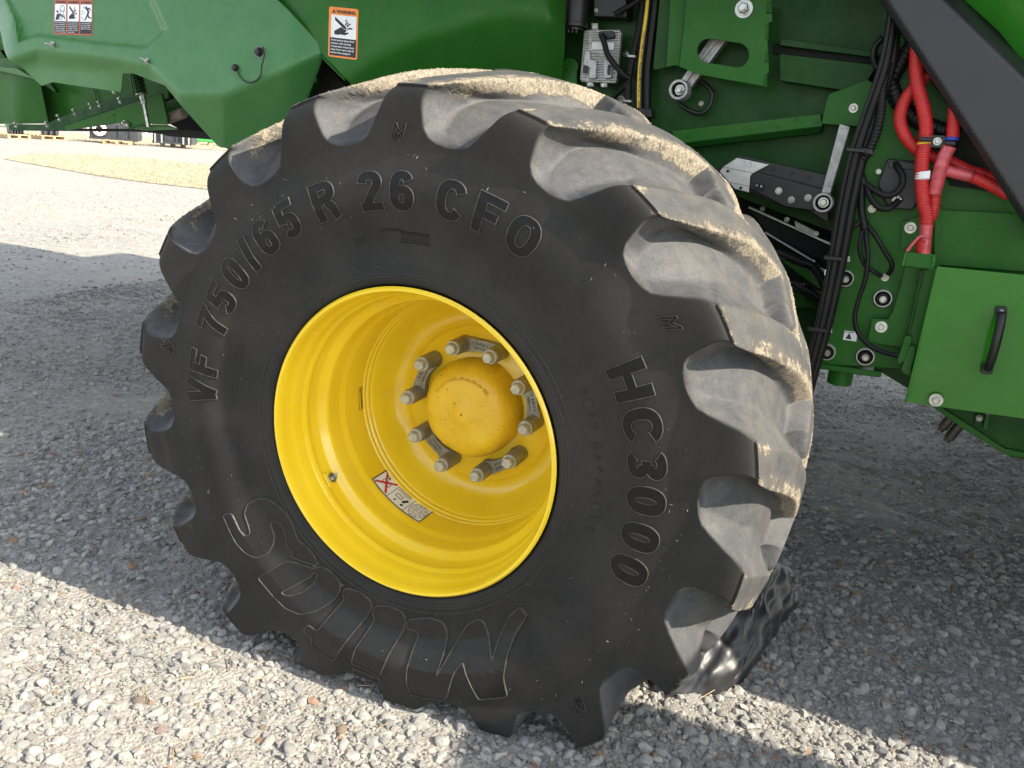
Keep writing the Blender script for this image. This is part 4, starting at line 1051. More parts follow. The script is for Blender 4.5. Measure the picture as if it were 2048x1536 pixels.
# control module on the wall
mod = plate('control_module', ZB([(305, 400), (330, 378), (760, 378), (785, 410), (745, 800), (722, 1045), (700, 1068), (275, 1050), (252, 1020), (290, 600)]), .600, M['alu'], HV, th=.02, bevel=.003)
for k_ in range(19):
    y = 400+k_*34
    for x0, x1 in ((305, 370), (400, 700), (690, 770)):
        if 540 < y < 650 and x0 == 400: continue
        xs = -(y-400)*.075
        plate('cooling_fin', ZB([(x0+xs, y), (x1+xs, y+2), (x1+xs, y+14), (x0+xs, y+12)]), .594, M['alu'], mod, th=.008, bevel=.0008)
plate('cast_boss', round_poly(ZB([(315, 640), (385, 645), (385, 760), (470, 765), (455, 1010), (370, 1005), (375, 860), (300, 830)]), 3), .588, M['alu'], mod, th=.012, bevel=.002)
plate('cast_boss', round_poly(ZB([(580, 760), (640, 770), (665, 880), (650, 1000), (560, 1010), (555, 800)]), 3), .588, M['alu'], mod, th=.012, bevel=.002)
plate('connector_well', round_poly(ZB([(295, 838), (345, 838), (338, 940), (288, 935)]), 2), .586, M['black'], mod, th=.004)
plate('connector_well', round_poly(ZB([(610, 820), (655, 830), (640, 965), (598, 955)]), 4), .586, M['black'], mod, th=.004)
ml = plate('rating_label', ZB([(410, 540), (688, 545), (682, 638), (405, 632)]), .592, M['white'], mod, th=.003, bevel=0)
for x, y in ((382, 1080), (558, 1088), (440, 352)):
    plate('mounting_lug', ZB([(x-42, y-60), (x+42, y-58), (x+45, y+30), (x-40, y+28)]), .604, M['alu'], mod, th=.01, bevel=.002); bolt(*ZB([(x, y)])[0], .604, 3.6, mod, washer=0)
plate('plug', round_poly(ZB([(490, 400), (680, 390), (700, 480), (560, 510), (490, 470)]), 4), .585, M['black'], mod, th=.02, bevel=.003)
ptube('cable', [(*ZB([q])[0], d) for q, d in (((530, 440), .575), ((570, 560), .570), ((610, 700), .57), ((700, 830), .57), ((820, 960), .575), ((880, 1000), .58))], .0085, M['black_rubber'], mod, rib=.005)
# black cylinder (filter) and box above
c0 = at(1157, -30, .58); s = mpp(1157, 0, .58)
bm = bmesh.new(); cyl_along(bm, c0+Vector((0, 0, .1)), Vector((0, 0, -1)), 25*s, .205, 40); cyl_along(bm, c0+Vector((0, 0, -.100)), Vector((0, 0, -1)), 26*s, .012, 40)
cyl_along(bm, c0+Vector((0, 0, -.112)), Vector((0, 0, -1)), 17*s, .008, 30)
for k_ in range(3): cyl_along(bm, c0+Vector((-.012+.012*k_, -.015, -.118)), Vector((0, 0, -1)), .0045, .012, 8)
part('filter_canister', bm, 'black', bevel=.002)
bx = plate('valve_block', ZB([(420, -80), (850, -80), (850, 235), (420, 220)]), .59, M['black'], HV, th=.07, bevel=.006)
plate('printed_mark', ZB([(447, 112), (482, 114), (480, 150), (445, 148)]), .5895, M['white'], bx, th=.001, bevel=0)
plate('printed_mark', ZB([(452, 120), (476, 121), (474, 143), (450, 142)]), .5890, M['black'], bx, th=.001, bevel=0)
ptube('cable', [(*ZB([q])[0], .57) for q in ((700, 185), (790, 130), (900, 70), (990, 10), (1010, -60))], .008, M['black_rubber'], bx, rib=.005)
plate('side_bracket', round_poly(ZB([(-40, 990), (40, 800), (80, 745), (170, 745), (225, 800), (235, 870), (215, 900), (215, 1150), (-60, 1150)]), 5), .62, M['green'], wall, th=.008)
bolt(*ZB([(92, 886)])[0], .6195, 1.8, wall, washer=0, mat='void', name='hole', proud=.1)
# harness running down left of the plate
hz = [(1290, -60), (1281, 40), (1270, 95), (1258, 150), (1256, 195), (1252, 240)]
ptube('ribbed_harness', [(x, y, .60) for x, y in hz], .0105, M['black_rubber'], HV, rib=.008)
ptube('cable', [(1257, 160, .60), (1248, 175, .61), (1232, 190, .62), (1215, 212, .63)], .007, M['black_rubber'], HV, rib=.005)
for q in ((1262, 112), (1254, 202)): plate('clip', [(q[0]-7, q[1]-3), (q[0]+8, q[1]-2), (q[0]+8, q[1]+3), (q[0]-7, q[1]+2)], .58, M['alu'], HV, th=.02, bevel=.001); bolt(q[0]-11, q[1]-4, .655, 4.2, HV, washer=1.5)
# hydraulic hoses, one with a yellow stripe
hA = [(1303, -60), (1297, 20), (1288, 90), (1282, 150), (1281, 215), (1282, 260)]
ptube('hydraulic_hose', [(x-3, y, .60) for x, y in hA], .0125, M['black_rubber'], HV, seg=20)
ptube('hydraulic_hose', [(x+12, y, .61) for x, y in hA], .0125, M['black_rubber'], HV, seg=20)
hs = tube('yellow_stripe', [at(x-2, y, .60)+Vector((0, -.0075, 0)) for x, y in hA], .0062, M['yellow_print'], HV, seg=12)
# words printed along the stripe
def text_on_curve(name, body, pxy, Y, h, mat, parent, t0=0.0, stretch=1.0, rot90=True):
    path = smooth_path([at(x, y, Y) for x, y in pxy], 12); L = [0]
    for a, b_ in zip(path, path[1:]): L.append(L[-1]+(b_-a).length)
    V, F = text_tris(body, .01); V = V/.7*h; V[:, 0] -= V[:, 0].min(); V[:, 0] *= stretch; V[:, 1] -= h/2
    def pt(s_):
        i = 0
        while i < len(L)-2 and L[i+1] < s_: i += 1
        t = (s_-L[i])/max(1e-9, L[i+1]-L[i]); return path[i].lerp(path[i+1], t), (path[i+1]-path[i]).normalized()
    bm = bmesh.new(); vs = []
    for v in V:
        p_, T_ = pt(t0+v[0]); n_ = Vector((-T_.z, 0, T_.x)); vs.append(bm.verts.new(p_+n_*v[1]))
    for f in F:
        try: bm.faces.new([vs[i] for i in f])
        except ValueError: pass
    for f in bm.faces:
        if f.normal.y > 0: f.normal_flip()
    return bm_obj(name, bm, M[mat], parent)
text_on_curve('printed_words', 'T4000D   1/2" -08  DN12  MAX WP 280 BAR / 4100 PSI  MSHA IC-221/12', [(x-2, y) for x, y in hA[::-1]], .5855, .0075, 'black_text', HV, t0=.06, stretch=.62)
plate('hose_clamp', [(1270, 215), (1302, 217), (1303, 236), (1270, 234)], .575, M['black'], HV, th=.05, bevel=.004)

# weight bracket, black, with the aluminium end stamped 50
bk = plate('black_bracket', round_poly(Z8([(40, 440), (215, 312), (290, 305), (600, 380), (1010, 470), (1010, 880), (860, 780), (640, 745), (440, 660), (330, 610), (200, 600)]), 6), .560, M['black'], HV, th=.04, bevel=.004)
plate('raised_web', round_poly(Z8([(335, 590), (345, 475), (400, 440), (980, 590), (960, 760), (860, 775), (640, 745)]), 5), .548, M['black'], bk, th=.014, bevel=.004)
plate('web_pocket', round_poly(Z8([(375, 535), (465, 545), (462, 610), (372, 598)]), 3), .546, M['void'], bk, th=.002)
al = plate('aluminium_end', Z8([(120, 395), (230, 322), (510, 380), (385, 446), (362, 460), (345, 480), (330, 620), (210, 590), (80, 440)]), .552, M['alu_light'], bk, th=.02, bevel=.002)
plate('cover_edge', Z8([(118, 396), (370, 446), (368, 456), (116, 406)]), .550, M['alu'], bk, th=.004, bevel=0)
plate('cover_edge', Z8([(140, 522), (345, 562), (344, 570), (150, 532)]), .550, M['alu'], bk, th=.004, bevel=0)
for q in ((152, 437), (262, 580)): bolt(*Z8([q])[0], .552, 2.2, bk, washer=1.3, mat='void', name='screw', proud=.6)
for q in ((586, 605), (694, 682), (837, 664)): bolt(*Z8([q])[0], .548, 5.6, bk, washer=1.2, proud=.8)
for q in ((532, 415), (694, 452), (856, 488)): bolt(*Z8([q])[0], .560, 3.2, bk, washer=1.3, mat='black', name='screw')
for q in ((400, 558), (438, 566)): bolt(*Z8([q])[0], .546, 1.8, bk, washer=1.3, mat='alu', name='screw')
def px_text(name, body, px, py, Y, hpx, ang, mat, parent, stretch=1.0, bold=.01, flat=True, up=False):
    """text lying in the plane Y, centred on a pixel; hpx = cap height in pixels; ang = degrees clockwise"""
    V, F = text_tris(body, bold); V = V/.7*hpx; V[:, 0] -= (V[:, 0].min()+V[:, 0].max())/2; V[:, 0] *= stretch; V[:, 1] -= hpx/2
    ca_, sa_ = math.cos(R(ang)), math.sin(R(ang)); bm = bmesh.new()
    vs = [bm.verts.new(at(px+v[0]*ca_+v[1]*sa_, py+v[0]*sa_-v[1]*ca_, Y)) for v in V]
    for f in F:
        try: bm.faces.new([vs[i] for i in f])
        except ValueError: pass
    for f in bm.faces:
        if f.normal.y > 0: f.normal_flip()
    return bm_obj(name, bm, M[mat], parent)
px_text('stamped_number', '50', *Z8([(318, 382)])[0], .5515, 13, 12, 'alu', bk, bold=.0)
px_text('moulded_number', 'AH C314 2140\n      OLSEN-2', *Z8([(610, 478)])[0], .5595, 5, 12, 'beam', bk)
# link arm with its eye
lk = bar('link_arm', (1648, 400), (1690, 250), 9, 11, .535, .02, 'alu', HV)
plate('raised_edge', [(1656, 372), (1664, 374), (1699, 258), (1692, 256)], .532, M['alu'], lk, th=.004, bevel=.001)
px_text('stamped_number', 'AH220299  AN N', 1677, 322, .533, 5, -74, 'black', lk)
bushing(1647, 405, .535, 20, 14, 6, lk, 'alu', depth=.016); bolt(1647, 405, .524, 8, lk, washer=1.25, stud=True)
# dark void under the bracket, its shade painted as a black sheet; shiny guide strips, studs
plate('void_shade_sheet', Z8([(-900, 400), (-200, 420), (200, 600), (330, 620), (860, 780), (1040, 900), (1040, 1500), (420, 1450), (-200, 1200), (-900, 1200)]), .95, M['void'], HV, th=.05)
for a, b_, w_ in (((330, 745), (1030, 1062), 9), ((470, 960), (890, 1210), 8)):
    n_ = .5; plate('guide_strip', Z8([(a[0], a[1]-w_), (b_[0], b_[1]-w_), (b_[0], b_[1]+w_), (a[0], a[1]+w_)]), .72, M['alu_light'], HV, th=.02, bevel=.001)
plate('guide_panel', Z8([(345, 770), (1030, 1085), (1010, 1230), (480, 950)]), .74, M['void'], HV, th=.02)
plate('glossy_guard', Z8([(720, 855), (905, 950), (900, 1000), (730, 925)]), .71, M['alu'], HV, th=.01)
for q in ((448, 760), (655, 850), (905, 970)): bolt(*Z8([q])[0], .70, 3.4, HV, washer=1.5, stud=True)
plate('lower_frame', Z8([(560, 1110), (740, 1160), (980, 1290), (975, 1340), (930, 1440), (620, 1210)]), .70, M['green_gloss'], HV, th=.04)
plate('lower_frame', Z8([(600, 1420), (760, 1470), (900, 1600), (640, 1600)]), .72, M['green'], HV, th=.04)
plate('lower_frame', [(1500, 560), (1720, 600), (1740, 700), (1600, 700)], .80, M['green_dark'], HV, th=.05)
ptube('ribbed_harness', [(*Z8([q])[0], .66) for q in ((580, 1130), (680, 1170), (780, 1215), (860, 1240), (920, 1300), (960, 1370), (990, 1440))], .0135, M['black_rubber'], HV, rib=.009)
plate('plug', round_poly(Z8([(575, 1110), (650, 1130), (640, 1200), (580, 1180)]), 3), .65, M['black'], HV, th=.04, bevel=.004)
ptube('ribbed_harness', [(*Z8([q])[0], .66) for q in ((700, 1390), (790, 1440), (870, 1480), (940, 1530))], .014, M['black_rubber'], HV, rib=.009)
plate('plug', round_poly(Z8([(690, 1370), (800, 1400), (780, 1470), (690, 1440)]), 3), .65, M['black'], HV, th=.04, bevel=.004)

# ---- frame plate on the right with bushings
fp = plate('frame_plate', [(1742, 262), (1775, 120), (1780, -60), (2110, -60), (2110, 560), (1885, 600), (1830, 740), (1762, 735), (1628, 728), (1642, 690), (1662, 600), (1690, 470)], .53, M['green'], HV, th=.012)
plate('plate_edge', [(1744, 262), (1748, 262), (1694, 470), (1668, 600), (1664, 600), (1690, 470)], .526, M['green_gloss'], fp, th=.006, bevel=.001)
plate('bottom_flange', ZE([(80, 538), (700, 615), (690, 665), (480, 640), (100, 580)]), .515, M['green'], HV, th=.16, bevel=.004)
c0 = at(*ZE([(348, 630)])[0], .58); bm = bmesh.new(); cyl_along(bm, c0+Vector((0, 0, .03)), Vector((0, 0, -1)), 24*mpp(1681, 750, .58), .058, 32); part('pivot_boss', bm, 'green', bevel=.003)
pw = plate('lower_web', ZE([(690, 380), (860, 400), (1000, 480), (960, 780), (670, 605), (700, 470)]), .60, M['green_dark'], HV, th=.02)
ptube('pipe', [(*ZE([(690, 470)])[0], .55), (*ZE([(662, 590)])[0], .55)], .010, M['green'], HV)
for q, ro in (((1691, 556), 17), ((1766, 596), 18), ((1654, 703), 17), ((1731, 712), 18)):
    bushing(*q, .53, ro, ro*.80, ro*.3, fp, 'alu_light', depth=.012)
    s = mpp(*q, .53); c = at(*q, .53); r_ = lathe('rubber_bush', [(-.004, .82*ro*s), (-.016, .76*ro*s), (-.022, .55*ro*s), (-.024, 0)], M['black_rubber'], fp, n=36); r_.location = c
    bolt(q[0], q[1]+3, .506, ro*.30, fp, washer=1.2, proud=1.1)
for q, w_ in (((1692, 518), 5.5), ((1656, 660), 5.5)):
    plate('clip', [(q[0]-8, q[1]-6), (q[0]+8, q[1]-5), (q[0]+8, q[1]+6), (q[0]-8, q[1]+5)], .526, M['alu_light'], fp, th=.006, bevel=.001); bolt(q[0]+1, q[1], .526, 3.6, fp, washer=1.2)
bolt(1770, 555, .53, 4.6, fp, washer=1.6, stud=True); bolt(1743, 418, .53, 4, fp, washer=1.7)
# arrow label
lb = plate('arrow_label', ZE([(382, 260), (492, 275), (480, 355), (366, 338)]), .5285, M['white'], fp, th=.001, bevel=0)
plate('printed_arrow', ZE([(422, 280), (440, 336), (386, 330)]), .5278, M['black_text'], lb, th=.0004, bevel=0)
plate('printed_arrow', ZE([(386, 268), (460, 278), (459, 283), (385, 273)]), .5278, M['black_text'], lb, th=.0004, bevel=0)
# folded gusset with the large fastener
gs = plate('gusset', Z5([(590, 632), (690, 638), (720, 590), (770, 430), (800, 300), (1010, 310), (960, 520), (880, 780), (800, 815), (560, 785)]), .50, M['green'], HV, th=.01, dY=lambda x, y: 0)
plate('gusset_fold', Z5([(885, 330), (1012, 300), (960, 520), (850, 1010), (795, 990), (770, 960), (860, 600)]), .47, M['green'], HV, th=.02)
plate('gusset_fold', Z5([(900, 320), (925, 322), (850, 640), (830, 740), (815, 730), (850, 560)]), .462, M['green_dark'], HV, th=.01)
plate('hook', round_poly(Z5([(800, 742), (840, 742), (845, 770), (800, 900), (760, 925), (750, 900)]), 4), .455, M['green'], HV, th=.012, bevel=.003)
plate('hook', round_poly(Z5([(830, 808), (868, 812), (865, 860), (835, 960), (850, 1000), (790, 985), (775, 955)]), 4), .45, M['green'], HV, th=.012, bevel=.003)
bolt(1560+648/3.2, 440+684/3.2, .50, 6, gs, washer=1.9)
# thin cable looping over the plate
ptube('cable', [(*Z5([q])[0], d) for q, d in (((535, -10), .49), ((525, 80), .49), ((508, 180), .49), ((540, 280), .49), ((600, 330), .49), ((650, 360), .50))], .0055, M['black_rubber'], HV)
ptube('cable', [(*Z5([q])[0], d) for q, d in (((545, 0), .49), ((552, 120), .49), ((562, 240), .48), ((545, 380), .48), ((505, 500), .48), ((478, 620), .48), ((500, 720), .48), ((570, 800), .475), ((660, 845), .47), ((760, 870), .46))], .0062, M['black_rubber'], HV)
ptube('cable', [(*Z5([q])[0], d) for q, d in (((550, 20), .49), ((610, 100), .485), ((670, 200), .485), ((712, 270), .485), ((715, 310), .49), ((690, 350), .50))], .0062, M['black_rubber'], HV)
# branching harness from above
ptube('ribbed_harness', [(*Z4([q])[0], d) for q, d in (((690, 400), .46), ((655, 560), .46), ((645, 700), .46), ((620, 830), .46), ((575, 950), .46), ((525, 1030), .47), ((510, 1110), .48), ((535, 1180), .48))], .0125, M['black_rubber'], HV, rib=.009)
ptube('taped_harness', [(*Z4([q])[0], .48) for q in ((530, 1170), (522, 1260), (522, 1340), (530, 1400), (542, 1470))], .0095, M['black_rubber'], HV)
ptube('taped_harness', [(*Z4([q])[0], .48) for q in ((530, 1390), (490, 1440), (440, 1455), (400, 1460))], .0062, M['black_rubber'], HV)
ptube('ribbed_harness', [(*Z4([q])[0], d) for q, d in (((545, 1175), .475), ((600, 1215), .465), ((670, 1250), .46), ((730, 1240), .46), ((775, 1195), .46), ((785, 1130), .465), ((760, 1080), .48), ((740, 1050), .50))], .0082, M['black_rubber'], HV, rib=.005)
ptube('ribbed_harness', [(*Z4([q])[0], d) for q, d in (((550, 1185), .475), ((580, 1265), .465), ((630, 1325), .46), ((690, 1335), .46), ((730, 1310), .48), ((770, 1270), .50))], .0082, M['black_rubber'], HV, rib=.005)
# control box
cb = plate('control_box', round_poly(Z4([(690, 1015), (890, 1035), (885, 1290), (850, 1345), (690, 1335), (625, 1180), (655, 1100)]), 4), .50, M['black'], HV, th=.03, bevel=.004)
plate('box_lid', round_poly(Z4([(700, 1030), (880, 1045), (872, 1090), (690, 1075)]), 3), .497, M['black'], cb, th=.004, bevel=.002)
px_text('printed_words', 'IIIIIIIII IIIIII\nIIIIII IIIII\n   IIII III', *Z4([(740, 1165)])[0], .4992, 2.2, 8, 'beam', cb)
for q in ((735, 1268), (757, 1262), (770, 1275), (748, 1285), (725, 1280)): bolt(*Z4([q])[0], .492, 2.4, cb, washer=1.2)
bolt(1757, 343, .50, 4, cb, washer=1.3); bolt(1560+588/3.2, 1337/3.2, .53, 4.6, fp, washer=1.6)
# plate with the larger screw under the red hoses
plate('small_gusset', Z4([(780, 1420), (900, 1380), (900, 1536), (770, 1600)]), .515, M['green'], HV, th=.008)
bolt(1560+835/3.2, 1458/3.2, .515, 6.2, HV, washer=1.8); bolt(1894, 430, .53, 5, fp, washer=1.2, mat='alu', proud=1.4)
# ---- long black hoses
for off, rr, Y in ((-1, .0055, .44), (7, .0135, .455), (19, .0135, .47)):
    ptube('hydraulic_hose', [(x+off*k_, y, Y) for x, y, k_ in ((1795, -60, .5), (1782, 30, .6), (1762, 130, 1), (1728, 230, 1.15), (1702, 310, 1.2), (1682, 400, 1.2), (1668, 480, 1.2), (1652, 570, 1.1), (1634, 655, 1), (1612, 740, .9), (1600, 790, .8))], rr, M['black_rubber'], HV, seg=16)
for q in ((1706, 300), (1661, 517), (1629, 660)):
    plate('cable_tie', [(q[0]-14, q[1]-6), (q[0]+24, q[1]-2), (q[0]+24, q[1]+6), (q[0]-14, q[1]+3)], .432, M['black'], HV, th=.05, bevel=.003)
plate('hose_bracket', [(1712, 292), (1745, 298), (1748, 312), (1712, 305)], .445, M['black'], HV, th=.06, bevel=.004)
ptube('ribbed_harness', [(*Z4([q])[0], d) for q, d in (((760, 320), .52), ((700, 480), .51), ((740, 620), .50), ((820, 720), .50), ((900, 780), .50), ((1020, 830), .49), ((1150, 860), .49))], .021, M['black_rubber'], HV, rib=.012)
ptube('ribbed_harness', [(*Z4([q])[0], d) for q, d in (((860, 260), .50), ((760, 420), .50), ((690, 560), .52))], .019, M['black_rubber'], HV, rib=.012)
plate('recess_shade', Z4([(960, 780), (1160, 800), (1480, 1300), (1440, 1240), (1090, 1190), (980, 900)]), .522, M['void'], HV, th=.004)  # black sheet on the plate, painting the dark of a hollow
ptube('cable', [(*Z4([q])[0], .52) for q in ((660, 240), (610, 300), (600, 380), (625, 440))], .008, M['black_rubber'], HV)
# ---- red conduits
def red(pts, rr, **k): return ptube('red_conduit', [(*Z4([q])[0], d) for q, d in pts], rr*.70, M['red'], HV, rib=.0058, amp=.09, seg=18, **k)
red([((885, 240), .46), ((872, 380), .46), ((880, 540), .455), ((915, 680), .45), ((935, 800), .45), ((930, 900), .45), ((915, 980), .45), ((908, 1060), .45), ((908, 1180), .45), ((920, 1300), .45), ((940, 1380), .455), ((938, 1450), .46)], .0235)
red([((1010, 400), .50), ((940, 480), .49), ((860, 560), .48), ((795, 650), .475), ((768, 760), .47), ((795, 860), .47), ((850, 930), .475), ((900, 970), .48), ((1000, 1010), .485), ((1100, 1040), .49), ((1200, 1090), .49), ((1300, 1120), .49), ((1420, 1180), .48), ((1500, 1220), .48)], .0220)
red([((1125, 640), .45), ((1115, 760), .45), ((1105, 880), .45)], .0225)
red([((990, 1230), .46), ((985, 1320), .462), ((965, 1400), .465)], .0200)
red([((1225, 1130), .472), ((1300, 1160), .472), ((1380, 1200), .472), ((1470, 1250), .472)], .0215)
def sleeve(pts, rr): return ptube('shrink_sleeve', [(*Z4([q])[0], d) for q, d in pts], rr*.70, M['red_sleeve'], HV, rib=.022, amp=.05, seg=18)
sleeve([((1085, 935), .448), ((1050, 1010), .448), ((1025, 1090), .448), ((1005, 1170), .452), ((985, 1245), .455)], .0235)
sleeve([((1060, 1090), .458), ((1140, 1110), .46), ((1225, 1130), .465)], .0205)
sleeve([((938, 1440), .45), ((932, 1500), .45), ((925, 1590), .45), ((918, 1650), .452)], .0215)
ptube('conduit_elbow', [(*Z5([(920, 130)])[0], .45), (*Z5([(912, 170)])[0], .45), (*Z5([(908, 215)])[0], .455)], .0155, M['red'], HV, seg=16)
ptube('cable_tie', [(*Z5([q])[0], .425) for q in ((955, 108), (900, 105), (870, 130), (840, 165), (812, 200))], .004, M['red_sleeve'], HV)
for q, Y in (((930, 890), .425), ((1090, 915), .425)):
    x, y = Z4([q])[0]; plate('hose_clip', [(x-12, y-5), (x+12, y-4), (x+12, y+6), (x-12, y+4)], Y, M['black'], HV, th=.05, bevel=.004)
x, y = Z4([(1010, 905)])[0]; hc = plate('hose_clip', round_poly([(x-18, y-14), (x+16, y-12), (x+16, y+14), (x-18, y+12)], 3), .44, M['black'], HV, th=.05, bevel=.005); bolt(x-1, y, .44, 5.5, hc, washer=1.4)
x, y = Z4([(1100, 890)])[0]; ptube('blue_tape', [(x, y-4, .45), (x-1, y+3, .45)], .0165, M['blue'], HV)
x, y = Z4([(925, 915)])[0]; ptube('yellow_band', [(x, y-2, .45), (x, y+2, .45)], .0172, M['yellow_print'], HV)
wt = ptube('paper_tag', [(*Z4([(915, 1098)])[0], .45), (*Z4([(910, 1148)])[0], .45)], .0172, M['white'], HV, seg=20)
plate('paper_tag', Z4([(910, 1098), (962, 1092), (958, 1138), (915, 1142)]), .432, M['white'], HV, th=.001, bevel=0)

# ---- front side box with the handle
def pan_d(x, y): return 0.010*math.exp(-((y-(800-.02*(x-1815)))/50)**2)
bxp = sheet('side_box', [(1875, 533), (2110, 556), (2110, 846), (1812, 804), (1845, 660)], lambda x, y: .425+.012*math.exp(-((y-775-.09*(x-1815))/26)**2)*0+.00006*(y-640), M['green_gloss'], HV, sp=14, th=.004)
bm = bmesh.new(); a = at(1875, 533, .43); b_ = at(1812, 804, .43); c_ = at(2110, 846, .43)
add_box(bm, (b_.x+.08, .46, b_.z+.03), (1.9, .9, a.z-.02)); part('box_body', bm, 'green_dark', bevel=.01)
plate('box_top', [(1878, 420), (2110, 430), (2110, 548), (1875, 530)], .505, M['green'], HV, th=.01)
plate('box_edge', [(1870, 300), (1880, 300), (1882, 530), (1868, 545)], .50, M['green'], HV, th=.02)
tr = plate('hose_tray', Z5([(805, 205), (1000, 222), (1003, 240), (985, 318), (785, 293)]), .435, M['green'], HV, th=.01)
plate('tray_side', Z5([(800, 203), (812, 205), (792, 296), (780, 290)]), .43, M['green_gloss'], tr, th=.03)
plate('tray_hook', Z5([(975, 232), (990, 235), (990, 290), (965, 300), (960, 290), (980, 285)]), .428, M['green_gloss'], tr, th=.004)
hd = ptube('handle', [(*Z5([q])[0], d) for q, d in (((1330, 950), .40), ((1350, 900), .385), ((1385, 780), .375), ((1412, 660), .385), ((1420, 600), .40))], .0105, M['black'], bxp, seg=14)
for q in ((1418, 585), (1327, 952)):
    x, y = Z5([q])[0]; plate('handle_foot', round_poly([(x-11, y-9), (x+12, y-8), (x+10, y+12), (x-13, y+9)], 3), .408, M['black'], hd, th=.02, bevel=.005); bolt(x, y, .408, 3.3, hd, washer=1.1, mat='alu')
bolt(1872, 800, .424, 7.5, bxp, washer=1.75)
ptube('box_lip', [(1812, 803, .428), (1838, 693, .428), (1874, 536, .428)], .003, M['green_gloss'], bxp, seg=8)
# under the side box
un = plate('lower_channel', ZF([(620, 520), (880, 570), (2100, 760), (2200, 1400), (1850, 1330), (1700, 1240)]), .60, M['green_dark'], HV, th=.02)
plate('channel_flange', ZF([(620, 520), (740, 545), (1280, 890), (1740, 1200), (2200, 1300), (2200, 1350), (1810, 1310), (1100, 890), (700, 600)]), .585, M['green'], HV, th=.05)
plate('clip_plate', ZF([(1320, 660), (1470, 680), (1415, 880), (1280, 850)]), .59, M['green_dark'], un, th=.01); bolt(*ZF([(1365, 740)])[0], .59, 5, un, washer=0, mat='alu')
plate('stiffener', ZF([(1470, 690), (1530, 695), (1480, 930), (1420, 880)]), .57, M['green'], un, th=.03)
for q, L in (((870, 790), .05), ((1010, 900), .065)):
    x, y = ZF([q])[0]; p_ = at(x, y, .60); bm = bmesh.new(); d = Vector((-.35, 0, -.8)).normalized(); cyl_along(bm, p_-d*.02, d, .014, L*.8, 12); cyl_along(bm, p_+d*(L*.8-.02), d, .010, .010, 6); part('drain_plug', bm, 'iron', bevel=.001)

# ---- charcoal corner beam and green cover, upper right
bmL = Z4([(618, -30), (640, 0), (860, 330), (1150, 790), (1480, 1300), (1640, 1540)]); bmR = Z4([(1150, -30), (1180, 0), (1400, 200), (1562, 345), (1700, 500)])
def beam_d(x, y):
    # distance from the right-hand edge decides how far the section rolls back
    t = (x-1929)*.66-(y-0)*.75*1.0   # signed px to the right edge, negative inside
    t = ((x-1929)*.70-(y)*.71)
    e = max(0, t+34)/34
    l_ = max(0, 14-((x-1760)*.84-(y)*.54))/14
    return .40+.09*e*e+.02*l_
beam = sheet('corner_beam', bmL+bmR[::-1], beam_d, M['beam'], HV, sp=5, th=.01)
beam['label'] = 'charcoal grey slanting corner beam'
plate('beam_side', [(x+3, y) for x, y in bmL]+[(x+14, y-6) for x, y in bmL[::-1]], .42, M['beam'], beam, th=.09)
sheet('green_cover', Z4([(1190, -60), (1180, 0), (1400, 200), (1562, 400), (1760, 600), (1760, -60)]), lambda x, y: .475-.0006*((x-1929)*.70-y*.71), M['green_gloss'], HV, sp=12)

# ---- bulged centre cover over the wheel
def soft(d, w=6.0): return w*math.log1p(math.exp(min(30, d/w)))
arcx, arcy = [540, 700, 760, 850, 920, 990, 1060, 1110, 1140], [220, 150, 112, 70, 52, 30, 30, 48, 70]
def cen_d(x, y):
    Y = .445-.00022*(y-60)
    Y += soft(x-1075, 9)**2*2.6e-5
    ya = float(np.interp(x, arcx, arcy)); Y += .0011*soft(y-ya, 9)
    Y += .00030*soft(620-x, 14)
    return Y
cc = sheet('wheel_arch_cover', [(548, -60), (551, 8), (556, 22), (600, 64), (700, 165), (700, 210), (1112, 210), (1124, 150), (1128, 110), (1130, 40), (1134, -60)], cen_d, M['green'], HV, sp=9)
ptube('rolled_edge', [(551, 6, .45), (557, 24, .45), (600, 66, .45), (650, 118, .45), (692, 160, .46)], .006, M['green'], cc, seg=10)
# black stay and screw glimpsed under it
plate('stay', [(640, 118), (690, 170), (690, 240), (600, 240), (560, 200)], .60, M['void'], HV, th=.02)
plate('stay_bracket', round_poly(Z1([(1960, 520), (2000, 480), (2030, 460), (2044, 500), (2040, 560), (1990, 590)]), 3), .55, M['green_dark'], HV, th=.01); bolt(628, 160, .55, 4, HV, washer=1.9, stud=True)

# ---- rear quarter shield
Kx, Ky = [-60, 15, 75, 231, 300, 359, 447, 660], [150, 121, 101, 120, 133, 190, 188, 98]
rec = Z1([(-10, -90), (40, 0), (95, 120), (120, 275), (240, 232), (640, 285), (940, 312), (1066, 195), (980, 0), (950, -90)])
def seg_d(p, poly):
    """signed distance inside a polygon"""
    x, y = p; ins = False; best = 1e9; j = len(poly)-1
    for i in range(len(poly)):
        x1, y1 = poly[i]; x2, y2 = poly[j]
        if (y1 > y) != (y2 > y) and x < (x2-x1)*(y-y1)/(y2-y1)+x1: ins = not ins
        t = max(0, min(1, ((x-x1)*(x2-x1)+(y-y1)*(y2-y1))/((x2-x1)**2+(y2-y1)**2+1e-9))); best = min(best, math.hypot(x-x1-t*(x2-x1), y-y1-t*(y2-y1))); j = i
    return best if ins else -best
def shield_d(x, y):
    Y = .402-.00045*(y-100)
    d = soft(y-float(np.interp(x, Kx, Ky)), 4)
    if x < 330:
        k = 1/(1+math.exp((x-250)/14)); Y += k*.0019*(d-soft(d-22, 4))+(1-k)*.0013*d+.0005*k*soft(d-22, 4)
    else: Y += .0013*d
    r_ = seg_d((x, y), rec); t = max(0, min(1, (r_+2)/9)); Y += .020*t*t*(3-2*t)
    Y += .0022*soft(20-x, 5)*.5
    Y += .0007*soft(x-590, 12)
    return Y
